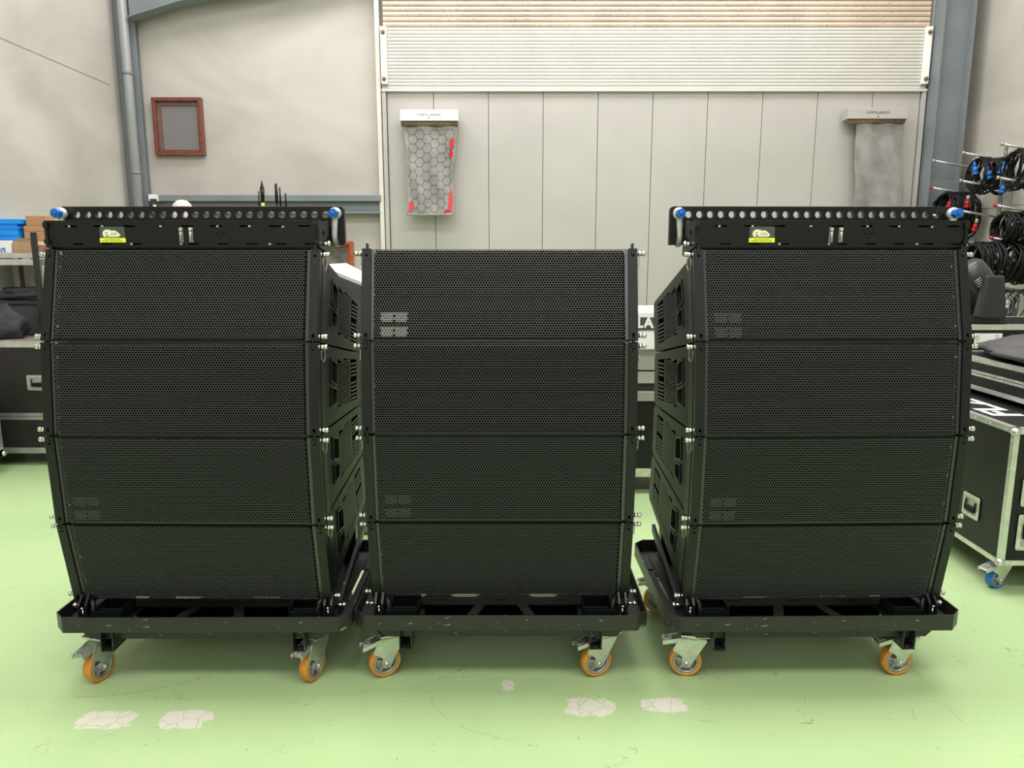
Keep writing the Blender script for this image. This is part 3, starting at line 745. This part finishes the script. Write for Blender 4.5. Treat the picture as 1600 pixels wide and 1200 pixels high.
        m.build('support_arm', M['trolley'], t, bevel=.001)
    for (x, y), r_ in zip(((-.43, .11), (.40, .11), (-.43, TD-.13), (.40, TD-.13)), rots):
        caster_part(t, x, y, R(r_))
    return t
for (nm, cx, Y, rz, rots) in (('left', -1.164, 2.525, R(.2), (73, 68, 60, 20)), ('middle', -.043, 2.540, 0, (28, 22, 15, 30)), ('right', 1.143, 2.535, R(.9), (-8, 6, -5, 10))):
    t = make_trolley(rots); t.location = (cx, Y, 0); t.rotation_euler = (0, 0, rz)
    t['label'] = 'black steel trolley on orange wheels under the %s speaker stack' % nm; t['group'] = 'trolleys under the speaker stacks'

# ------------------------------------------------------------------ flight cases
def handle(parent, fn, w=.13, h=.12):      # recessed spring handle; fn(u,v,out)
    m = MB(); m.prism(rrect(-w/2, w/2, -h/2, h/2, .012), fn, 0, .004, [rrect(-w/2+.02, w/2-.02, -h/2+.02, h/2-.02, .008)])
    p = m.build('recessed_handle', M['zinc'], parent, bevel=.001)
    m = MB(); m.prism(rrect(-w/2+.018, w/2-.018, -h/2+.018, h/2-.018, .008), fn, .0005, .0015); m.build('handle_dish', M['castalu'], p)
    m = MB(); z = -h*.10; m.tube([fn(-w*.28, h*.22, .006), fn(-w*.28, z-.01, .010), fn(w*.28, z-.01, .010), fn(w*.28, h*.22, .006)], .005, 8)
    m.prism(rrect(-w*.26, w*.26, z-.018, z+.012, .004), fn, .004, .010)
    m.build('handle_grip', M['rubber'], p)
    m = MB()
    for a in range(10):
        u = -w/2+.012+(w-.024)*(a % 5)/4; v = (-h/2+.010) if a < 5 else (h/2-.010); m.ball(fn(u, v, .005), .0035, 6)
    m.build('rivet', M['steel'], p)
    return p
def flight_case(label, x0, x1, y0, y1, z0, z1, panel, group=None, rot=0, casters=True, seam=None, rail=.026, cat='case', tread=None):
    cx, cy = (x0+x1)/2, (y0+y1)/2; hx, hy = (x1-x0)/2, (y1-y0)/2
    t = thing('flight_case', label, cat, (cx, cy, 0), (0, 0, rot), group)
    m = MB(); m.box(-hx, hx, -hy, hy, z0, z1); m.build('panels', panel, t)
    m = MB(); e = .004; r = rail
    for sx in (-1, 1):
        for sy in (-1, 1):
            X, Yy = sx*(hx+e), sy*(hy+e)
            m.box(min(X, X-sx*r), max(X, X-sx*r), min(Yy, Yy-sy*r), max(Yy, Yy-sy*r), z0, z1)
    zs = [(z0, z0+r), (z1-r, z1+e)] + ([(seam-r*.6, seam-.002), (seam+.002, seam+r*.6)] if seam else [])
    for a, b in zs:
        for s in (-1, 1):
            m.box(-hx-e, hx+e, min(s*(hy+e), s*(hy-r)), max(s*(hy+e), s*(hy-r)), a, b)
            m.box(min(s*(hx+e), s*(hx-r)), max(s*(hx+e), s*(hx-r)), -hy-e, hy+e, a, b)
    m.build('aluminium_edging', M['alu'], t, bevel=.0015)
    m = MB()
    for sx in (-1, 1):
        for sy in (-1, 1):
            for z in (z0+.015, z1-.015): m.ball((sx*hx, sy*hy, z), .022, 10, (1, 1, .95))
    m.build('ball_corner', M['zinc'], t)
    m = MB(); n = max(3, int((y1-y0)/.12))
    for k in range(n):
        yy = -hy+.06+(2*hy-.12)*k/(n-1)
        for z in (z0+r*.5, z1-r*.5)+((seam-.009, seam+.012) if seam else ()): m.ball((-hx-e, yy, z), .0042, 6)
    for k in range(5):
        zz = z0+.06+(z1-z0-.12)*k/4; m.ball((-hx-e, -hy+.012, zz), .0042, 6); m.ball((-hx+.014, -hy-e, zz), .0042, 6)
    m.build('rivet', M['steel'], t)
    if casters:
        for sx in (-1, 1):
            for sy in (-1, 1): caster_part(t, sx*(hx-.07), sy*(hy-.09), R(20 if sx < 0 else -30), tread=tread or M['wheelgrey'], r=.05, zt=z0)
    return t
# right: big case in the foreground edge
rc = flight_case('big black flight case in front on the right, white letters on its lid', 2.375, 3.35, 3.32, 4.42, .150, .828, M['case'], rot=R(-1.5), tread=M['cblue'])
hx, hy = .4875, .55
handle(rc, lambda u, v, w: Vector((-hx-.004-w, -hy+.26+u, .36+v)), .14, .12)
handle(rc, lambda u, v, w: Vector((-hx+.13+u, -hy-.004-w, .52+v)), .14, .14)
handle(rc, lambda u, v, w: Vector((-hx+.13+u, -hy-.004-w, .32+v)), .14, .18)
text('FLZ', .22, 'lettering', M['paper'], rc, (-hx+.16, -.05, .8295), (0, 0, PI/2), bold=.006, sx=1.3)
# flat case stacked on it
fc = flight_case('flat black flight case lying on the big case at right', 2.70, 3.60, 3.40, 4.50, .858, 1.045, M['case'], rot=R(-1.5), casters=False, seam=.955)
m = MB()
for sx in (-.38, .38):
    for sy in (-.4, .4): m.box(sx-.03, sx+.03, sy-.03, sy+.03, .829, .860)
m.build('foot', M['rubber'], fc)
m = MB(); m.box(-.456, -.452, -.42, -.36, .90, .935); m.build('label_plate', M['paper'], fc)
# back right case carrying the moving head
a = P(1500, 508, 5.2)
bc = flight_case('black flight case with a paper list on its front, below the moving head light', 2.95, 4.35, 5.2, 5.95, .16, a.z, M['case'], rail=.035)
b0, b1 = P(1524, 521, 5.19), P(1565, 540, 5.19)
m = MB(); m.box(b0.x-3.65, b1.x-3.65, -.382, -.379, b1.z, b0.z); pp = m.build('paper_list', M['paper'], bc)
m = MB(); random.seed(3)
for k in range(5):
    z = b0.z-.015-k*.013
    for x in (b0.x-3.65+.012, b1.x-3.65-.05): m.box(x, x+random.uniform(.015, .035), -.3828, -.3815, z-.003, z)
m.build('printed_lines', M['ink'], pp)

def cloth_lump(name, label, cat, c, sx, sy, sz, mt, seed, amp=.25, flat=True):
    random.seed(seed); from mathutils import noise
    vs = []; fs = []; nu, nv = 44, 22
    for j in range(nv+1):
        for i in range(nu):
            th = PI*j/nv; ph = 2*PI*i/nu
            d = Vector((math.sin(th)*math.cos(ph), math.sin(th)*math.sin(ph), math.cos(th)))
            n = noise.noise(d*1.6+Vector((seed, 0, 0)))*amp + (abs(noise.noise(d*3.2+Vector((0, seed, 0)))))*-amp*.7 + noise.noise(d*7)*amp*.15
            e = 1+n
            sq = max(abs(d.x), abs(d.y))
            p = Vector((d.x*sx*e*(1+.15*(1-sq)), d.y*sy*e, d.z*sz*e))
            p.z = max(p.z, -sz*.55) + sz*.55
            vs.append(p)
    for j in range(nv):
        for i in range(nu): fs.append((j*nu+i, (j+1)*nu+i, (j+1)*nu+(i+1) % nu, j*nu+(i+1) % nu))
    m = MB(); m.add(vs, fs, True); o = m.build(name, mt); o.location = c
    if label: tag(o, label, cat)
    return o
cv = cloth_lump('equipment_cover', 'crumpled dark grey padded cover lying on the flat case at right', 'cover', (3.20, 4.0, 1.052), .50, .58, .085, M['cloth2'], 5, .22)
m = MB(); m.tube([(-.45, -.12, .075), (-.36, -.30, .08), (-.2, -.44, .07)], .004, 6); m.build('white_piping', M['white'], cv)

# moving head light
a = P(1550, 506, 5.35)
mh = thing('moving_head_light', 'black moving head stage light with four grey stripes, on a flight case', 'stage light', (a.x-.06, 5.5, bc.location.z + P(1500, 508, 5.2).z+.006), (0, 0, R(82)))
m = MB(); m.prism(rrect(-.24, .22, -.14, .14, .03), XY, 0, .045); m.build('base', M['yoke'], mh, bevel=.01)
def yoke(s):
    m = MB(); x = .16 if s > 0 else -.26
    sg_ = 1 if s > 0 else -1
    m.hexa([Vector(q) for q in ((x-.05, -.095, .04), (x+.05, -.095, .04), (x+.05, .095, .04), (x-.05, .095, .04), (x-.035, -.062, .345), (x+.035, -.062, .345), (x+.035, .062, .345), (x-.035, .062, .345))])
    return m.build('yoke_arm', M['yoke'], mh, bevel=.016)
yoke(1); yoke(-1)
m = MB(); T = Matrix.Translation((-.05, .01, .27)) @ Matrix.Rotation(R(-38), 4, 'X')
prof = [(.0, -.23), (.085, -.225), (.11, -.19), (.122, -.05), (.135, .06), (.128, .14), (.10, .175), (.0, .185)]
m.lathe([(r_+.0001, h_) for r_, h_ in prof], lambda x, y, h: T @ Vector((x*.98, y*.95, h)), 28, closed=False)
hd = m.build('lamp_head', M['head'], mh)
m = MB()
for k in range(4):
    z = .02+k*.016
    m.tube([T @ Vector((math.cos(a_)*.134, math.sin(a_)*.130, z)) for a_ in (R(158), R(166), R(174), R(182))], .0028, 5)
m.build('grey_stripe', M['alu'], hd)

# ------------------------------------------------------------------ cable racks on the right wall
from mathutils import noise as mnoise
def coil(label, x0, x1, y, ztop, r, cr, turns, plugs=(), mt='rubber', seed=1, oval=1.12):
    random.seed(seed)
    t = thing('cable_coil', label, 'cable', ((x0+x1)/2, y, ztop), group='cables hanging on the wall rack')
    m = MB(); n = 26; pts = []
    ph = random.random()*6
    for k in range(turns*n+1):
        a = 2*PI*k/n+PI/2; u = k/(turns*n); tn = int(k/n)
        rr = r*(.86+.14*math.sin(tn*2.3+ph)*.6+.10*math.sin(a*.5+tn)); 
        xx = (x0+(x1-x0)*(.5+.5*math.sin(tn*1.7+ph+.12*math.sin(a)))) - (x0+x1)/2
        xx += .02*math.sin(a*2+tn*1.3)
        z = -r*oval + rr*oval*math.sin(a); 
        if math.sin(a) > .7: z = -cr*2 - (1-math.sin(a))*r*oval - .010*(tn % 3)
        pts.append((xx, rr*math.cos(a), z))
    m.tube(pts, cr, 6); m.build('cable', M[mt], t)
    for i, (dx, dy, dz, col) in enumerate(plugs):
        pl = MB(); c = Vector((dx, dy, dz)); d = Vector((random.uniform(-.3, .3), 0, -1)).normalized()
        pl.cyl(c, c+d*.055, .022, 12, .026); pl.cyl(c+d*.055, c+d*.075, .030, 12); pl.cyl(c-d*.05, c, .010, 10, .020)
        p = pl.build('plug', M[col], t); 
        if col == 'red' : 
            pl = MB(); pl.cyl(c-d*.052, c-d*.012, .0125, 10, .019); pl.build('plug_gland', M['palegrey'], p)
    return t
def hook_rail(label, y, rods, z0, z1, pos):
    t = thing('hook_rail', label, 'rack', (4.99, y, z0), group='hook rails on the right wall')
    m = MB(); m.box(-.045, -.04, -.022, .022, 0, z1-z0); m.box(-.045, .055, -.022, -.018, 0, z1-z0); m.box(-.045, .055, .018, .022, 0, z1-z0)
    for k in range(int((z1-z0)/.1)): m.box(-.05, -.044, -.006, .006, k*.1+.03, k*.1+.07)
    m.build('channel_strut', M['zinc'], t)
    for z, red in rods:
        m = MB(); m.cyl((-.045, 0, z-z0-.07), (-.46, 0, z-z0), .0115, 12); m.cyl((-.05, 0, z-z0-.068), (-.042, 0, z-z0-.070), .028, 10)
        r_ = m.build('hook_rod', M['castalu'], t)
        m = MB(); m.cyl((-.455, 0, z-z0), (-.475, 0, z-z0+.003), .0165, 12); m.build('end_cap', M['red' if red else 'castalu'], r_)
    m = MB(); m.box(-.02, .06, -.04, .04, z1-z0-.06, z1-z0-.03); m.build('wall_bracket', M['zinc'], t)
hook_rail('galvanised hook rail beside the right column, farthest along the wall', 8.12, ((2.64, 0), (2.36, 1), (2.08, 0), (1.80, 1)), 1.2, 2.72, 0)
hook_rail('galvanised hook rail in the middle of the right wall, blue plugs above', 7.60, ((2.65, 0), (2.38, 0), (2.09, 1), (1.80, 1)), 1.2, 2.72, 1)
hook_rail('galvanised hook rail at the right edge, nearest along the wall', 7.02, ((2.65, 0), (2.35, 0), (2.10, 1), (1.80, 1), (1.36, 0)), 1.1, 2.72, 2)
coil('black cable coil with blue plugs on the middle hook rail', 4.68, 4.93, 7.60, 2.62, .165, .0075, 24, ((-.10, -.13, -.16, 'cblue'), (.02, -.17, -.12, 'cblue'), (.06, -.15, -.30, 'cblue'), (-.14, .02, -.10, 'cblue')), seed=2)
coil('black cable coil on the highest rod at the right edge', 4.66, 4.94, 7.02, 2.62, .175, .0075, 22, (), seed=3)
coil('black cable coil with red plugs behind the right spreader bar end', 4.68, 4.94, 8.12, 2.33, .225, .0085, 28, ((-.12, -.10, -.12, 'red'), (.0, -.2, -.12, 'red'), (.10, -.22, -.36, 'red')), seed=4)
coil('thick black cable coil on a red tipped rod, second row at right edge', 4.60, 4.95, 7.02, 2.06, .15, .010, 26, (), seed=5)
coil('largest bulging black cable coil, third row at right edge', 4.36, 4.95, 7.00, 1.78, .185, .011, 46, (), seed=6)
coil('black cable coil with a pale red tipped connector, low beside the right stack', 4.66, 4.92, 8.12, 1.88, .20, .0085, 20, ((-.16, -.12, -.26, 'palegrey'), (-.15, -.12, -.34, 'red')), seed=7)
coil('grey cable coil with red and white connectors right of the moving head', 4.50, 4.90, 7.02, 1.33, .17, .007, 18, ((-.28, -.16, -.06, 'red'), (-.25, -.14, -.14, 'red'), (-.10, -.18, -.10, 'palegrey'), (-.12, -.18, -.20, 'palegrey'), (-.10, -.20, -.30, 'red')), 'greycable', seed=8)

# ------------------------------------------------------------------ left background: case, bags, shelf with boxes
lc = flight_case('black flight case at the left edge behind the left stack', -4.22, -3.12, 5.55, 6.10, .105, .985, M['brownblack'], seam=.40, rail=.045)
a = P(52, 598, 5.55)
handle(lc, lambda u, v, w: Vector((a.x+3.67+.04+u, -.275-.004-w, a.z+v)), .17, .12)
m = MB(); m.box(-.54, .54, -.27, .27, .985, .992); m.build('worn_lid', mat('worn_case_lid', (.20, .165, .15), .6, var=.3, vscale=8), lc)
cloth_lump('fabric_bag', 'slumped black fabric bag lying on the left flight case', 'bag', (-4.02, 5.72, .995), .21, .13, .165, M['cloth'], 11, .3)
g = MB(); z0 = .995; g.box(-4.2, -3.2, 5.91, 6.08, z0, 1.24); g.cur = 1; g.box(-4.21, -3.19, 5.90, 6.085, 1.24, 1.275)
gb = tag(g.build('grey_tub', [M['cloth2'], M['head']], bevel=.008), 'long dark grey lidded box behind the bag on the left case', 'box')
cloth_lump('folded_drape', 'folded black drape on top of the long grey box at left', 'cloth', (-3.95, 5.985, 1.279), .25, .085, .065, M['cloth'], 14, .35)
m = MB()
# shelf
sz = P(0, 399, 5.95).z
sh_ = thing('storage_shelf', 'steel shelf along the left wall holding blue crates and cardboard boxes', 'shelf', (-3.75, 5.95, 0))
m = MB(); m.box(-.50, .55, 0, .43, sz-.012, sz); m.box(-.50, .55, -.012, 0, sz-.022, sz+.018); m.box(-.50, .55, -.008, .0, sz-.042, sz-.030); m.box(-.50, .55, -.01, 0, sz-.078, sz-.040)
m.build('shelf_board', M['alu'], sh_, bevel=.002)
for x in (-.37, .5):
    for y in (.25, .42):
        m = MB(); m.box(x-.02, x+.02, y-.003, y, 0, sz-.012); m.box(x-.02, x-.017, y, y+.03, 0, sz-.012)
        for k in range(int(sz/.05)): m.cyl((x, y-.0045, .03+k*.05), (x, y-.002, .03+k*.05), .007, 6)
        m.build('upright_post', M['head'], sh_)
m = MB(); m.box(-.50, .55, .22, .43, 1.30, 1.315); m.build('lower_shelf', M['ink'], sh_)
def pbox(name, label, cat, px0, px1, py0, pyb, Y, depth, mt, bevel=.004, zb=None):
    a = P(px0, py0, Y); b = P(px1, pyb, Y); z0 = b.z if zb is None else zb
    t = thing(name, label, cat, ((a.x+b.x)/2, Y, z0)); hw = (b.x-a.x)/2; h = a.z-z0
    m = MB(); m.box(-hw, hw, 0, depth, 0, h); m.build('body', mt, t, bevel=bevel)
    return t, hw, h
cr, hw, h = pbox('storage_crate', 'bright blue plastic crate on the shelf at the left edge', 'crate', -12, 30, 343, 385, 6.17, .18, M['crate'], zb=sz+.001)
m = MB(); m.box(-hw-.012, hw+.03, -.014, .19, h-.035, h+.003); m.box(-hw-.004, hw+.012, -.008, .185, h-.075, h-.06); m.build('rim', M['crate'], cr, bevel=.003)
m = MB()
for k in range(2): m.box(-hw, hw, -.004, 0, h*.3+k*.07, h*.3+.008+k*.07)
m.build('rib', M['cblue'], cr)
m = MB(); m.box(-hw, -hw+.03, -.006, -.001, h*.30, h*.62); m.build('paper_label', M['paper'], cr)
b1, hw, h = pbox('cardboard_box', 'tall brown cardboard box beside the blue crate on the shelf', 'box', 36, 90, 353, 395, 6.20, .14, M['card'], zb=sz+.001)
m = MB()
for k in range(6): m.box(-hw+.012+k*.013, -hw+.021+k*.013, -.0012, 0, h*.53, h*.57)
m.build('printed_word', M['ink'], b1)
m = MB(); m.box(-hw, hw, -.0015, 0, h*.82, h*.835); m.build('flap_seam', M['tape'], b1)
b2, hw, h2 = pbox('cardboard_box', 'small brown cardboard box on top of the tall one at left', 'box', 39, 73, 337, 352, 6.21, .12, M['card'], zb=sz+.001+h+.001)
b3, hw, h = pbox('cardboard_box', 'open light brown cardboard box at the front of the shelf', 'box', 19, 48, 377, 395, 5.99, .15, M['card2'], zb=sz+.019)
m = MB(); m.hexa([Vector(q) for q in ((-hw, 0, h), (hw, 0, h), (hw, .004, h), (-hw, .004, h), (-hw+.05, -.01, h+.025), (hw-.01, -.01, h+.025), (hw-.01, -.006, h+.025), (-hw+.05, -.006, h+.025))])
m.hexa([Vector(q) for q in ((hw, 0, h), (hw, .16, h), (hw+.003, .16, h), (hw+.003, 0, h), (hw+.06, .01, h-.03), (hw+.06, .15, h-.03), (hw+.063, .15, h-.03), (hw+.063, .01, h-.03))])
m.build('box_flap', M['card2'], b3)
m = MB(); m.box(-.014, .014, -.0012, 0, h*.1, h*.95); m.build('tape_strip', M['card'], b3)
b4, hw, h = pbox('printed_carton', 'white and blue printed carton at the left end of the shelf', 'box', -12, 18, 376, 395, 5.99, .15, M['paper'], zb=sz+.019)
m = MB(); m.box(-hw, hw*.35, -.0012, 0, .005, h*.42); bb = m.build('blue_print', M['cblue'], b4)
text('EPI', .045, 'lettering', M['paper'], b4, (-hw*.35, -.002, h*.31)); text('BOX', .045, 'lettering', M['paper'], b4, (-hw*.35, -.002, h*.12))
# black leaning post in front of the shelf
a = P(49, 363, 5.92); b = P(61, 455, 5.87)
m = MB(); m.hexa([Vector(q) for q in ((b.x-.02, 5.86, 1.0), (b.x+.02, 5.86, 1.0), (b.x+.02, 5.885, 1.0), (b.x-.02, 5.885, 1.0), (a.x, 5.90, a.z), (a.x+.040, 5.90, a.z), (a.x+.040, 5.925, a.z), (a.x, 5.925, a.z))])
tag(m.build('wooden_batten', M['yoke'], bevel=.002), 'black batten leaning against the shelf front at left', 'batten')
ca, hw, h = pbox('cabinet_door', 'cream framed panel standing under the shelf at left', 'panel', 8, 66, 405, 445, 6.33, .03, M['cabinet'], zb=1.316)
m = MB(); m.prism([(-hw+.05, .03), (hw-.03, .03), (hw-.03, h-.03), (-hw+.05, h-.03)], XZ, -.006, 0, [[(-hw+.062, .042), (hw-.042, .042), (hw-.042, h-.042), (-hw+.062, h-.042)]]); m.build('moulding', M['gatepost'], ca)
a = P(40, 441, 6.3)
m = MB(); m.prism(rrect(-.14, .14, 0, .055, .015), XZ, 0, .12); o = m.build('black_bundle', M['ink'], bevel=.01); o.location = (P(28, 441, 6.2).x, 6.18, 1.3165)
tag(o, 'flat black bundle lying on the lower shelf at left', 'bundle')
m = MB(); m.box(-.06, .06, 0, .1, 0, .05); o = m.build('carton', M['card2'], bevel=.003); o.location = (P(50, 441, 6.2).x+.13, 6.18, 1.3165)
tag(o, 'small light carton on the lower shelf behind the batten', 'box')
# near case at the very left edge
ec = flight_case('flight case cut off by the left edge, nearer than the others', -4.19, -3.79, 5.02, 5.36, .14, P(8, 625, 5.02).z, M['brownblack'], rail=.05)
ec.location.x = P(3, 690, 5.36).x - .20

# things peeking over the left stack
sc_ = flight_case('tall flight case hidden behind the left stack, woven dome on it', -3.05, -2.1, 5.45, 6.0, .16, 1.80, M['case'])
a = P(284, 312, 5.7)
m = MB(); m.lathe([(.001, .20), (.035, .195), (.062, .175), (.078, .14), (.082, .09), (.084, 0), (.076, 0), (.074, .09), (.06, .16), (.001, .185)], lambda x, y, h: Vector((x, y, h)), 28, closed=False)
for k in range(9):
    zz = .02+k*.019; rr = .085*math.sqrt(max(.05, 1-((zz-.03)/.18)**2)) if zz > .06 else .086
    m.tube([(rr*math.cos(a_), rr*math.sin(a_), zz) for a_ in [2*PI*q/20 for q in range(20)]], .004, 5, closed=True)
o = m.build('woven_dome', M['knit']); o.location = (a.x, 5.7, 1.8045); o.scale = (1, 1, (a.z-1.8045)/.2)
tag(o, 'pale pink woven dome peeking above the left spreader bar', 'dome')
for i, (px, py, r_, lab) in enumerate(((404, 299, .006, 'short thin black pole, leftmost of five behind the left stack'), (409, 287, .012, 'black pole with a lumpy head and yellow band behind the left stack'), (431, 287, .012, 'thick plain black pole, tallest beside the yellow banded one'), (437, 293, .007, 'thin black pole just right of the thick plain pole'), (446, 302, .008, 'short black pole, rightmost of five behind the left stack'))):
    yy = 5.55+(0, .09, .02, .11, .04)[i]; a = P(px, py, yy); t = thing('stand_pole', lab, 'pole', (a.x, yy, 0), group='poles behind the left stack'); y = .10 if i % 2 else -.12
    t.location.y += 0
    m = MB(); m.cyl((0, 0, 0.01), (0, 0, a.z-.12), r_*.9, 10); m.cyl((0, 0, a.z-.14), (0, 0, a.z), r_, 10, r_*.8); m.build('shaft', M['rubber'], t)
    m = MB(); m.lathe([(.001, 0), (.022, 0), (.022, .012), (.001, .016)], lambda x, y, h: Vector((x, y, h)), 16, closed=False); m.build('base', M['rubber'], t)
    if i == 1:
        m = MB(); m.cyl((0, 0, a.z-.14), (0, 0, a.z-.03), .013, 10, .017); m.ball((0, 0, a.z-.025), .014, 10); m.cyl((0, 0, a.z-.03), (0, 0, a.z+.02), .005, 8); m.build('pole_head', M['rubber'], t)
        m = MB(); m.cyl((0, 0, a.z-.175), (0, 0, a.z-.13), .0122, 10); m.build('yellow_band', M['yellow'], t)

# white sloped cover seen between left and middle stacks
a1 = P(500, 411, 5.0); a2 = P(541, 411, 5.0)
wt = thing('sloped_console', 'white topped dark console between the left and middle stacks', 'console', (-1.12, 4.3, 0))
def rel(p): return Vector((p.x+1.12, p.y-4.3, p.z))
q = [rel(P(505, 413, 4.95)), rel(P(541, 411, 4.95)), rel(P(600, 441, 4.5)), rel(P(600, 455, 4.1)), rel(P(537, 431, 4.1)), rel(P(505, 417, 4.1))]
m = MB(); lo = [Vector((p.x, p.y, p.z-.02)) for p in q]
n = len(q); m.add(q+lo, [tuple(range(n)), tuple(reversed(range(n, 2*n)))]+[(i, (i+1) % n, n+(i+1) % n, n+i) for i in range(n)], False)
m.build('white_top', mat('off_white_laminate', (.56, .55, .56), .5), wt)
m = MB(); flo = [Vector((p.x, p.y, .0)) for p in q]
m.add(lo+flo, [tuple(range(n)), tuple(reversed(range(n, 2*n)))]+[(i, (i+1) % n, n+(i+1) % n, n+i) for i in range(n)], False)
m.build('console_body', M['cloth2'], wt)

# white unit with a sign, seen between the middle and right stacks
Y = 4.85
zz = lambda y: P(1010, y, Y).z
uc = flight_case('low black flight case seen between middle and right stacks', .45, 1.45, Y, Y+.7, zz(745), zz(613), M['case'], rail=.06)
wu = thing('white_unit', 'white unit with dark sign reading LA, behind the middle stack', 'machine', (.95, Y+.02, zz(613)+.009))
z0 = zz(613)+.009
m = MB(); m.box(-.46, .46, .03, .6, 0, zz(600)-z0); m.build('plinth', M['ink'], wu)
m = MB(); m.box(-.48, .48, 0, .62, zz(600)-z0, zz(581)-z0-.002); m.box(-.48, .48, .0, .62, zz(579)-z0, zz(545)-z0-.002); m.build('lower_panel', M['gate'], wu, bevel=.004)  # grey paints in the shading on the lower part of the white body
m = MB(); m.box(-.48, .48, -.06, .62, zz(545)-z0, zz(487)-z0); m.build('upper_panel', M['white'], wu, bevel=.006)
m = MB(); m.box(-.30, .16, -.064, -.06, zz(515)-z0, zz(495)-z0); sg = m.build('sign_plate', M['dgrey'], wu)
pL = P(1012, 505, Y-.04)
text('LA', .092, 'lettering', M['white'], wu, (pL.x-.95-.018, -.066, pL.z-z0), bold=.004)
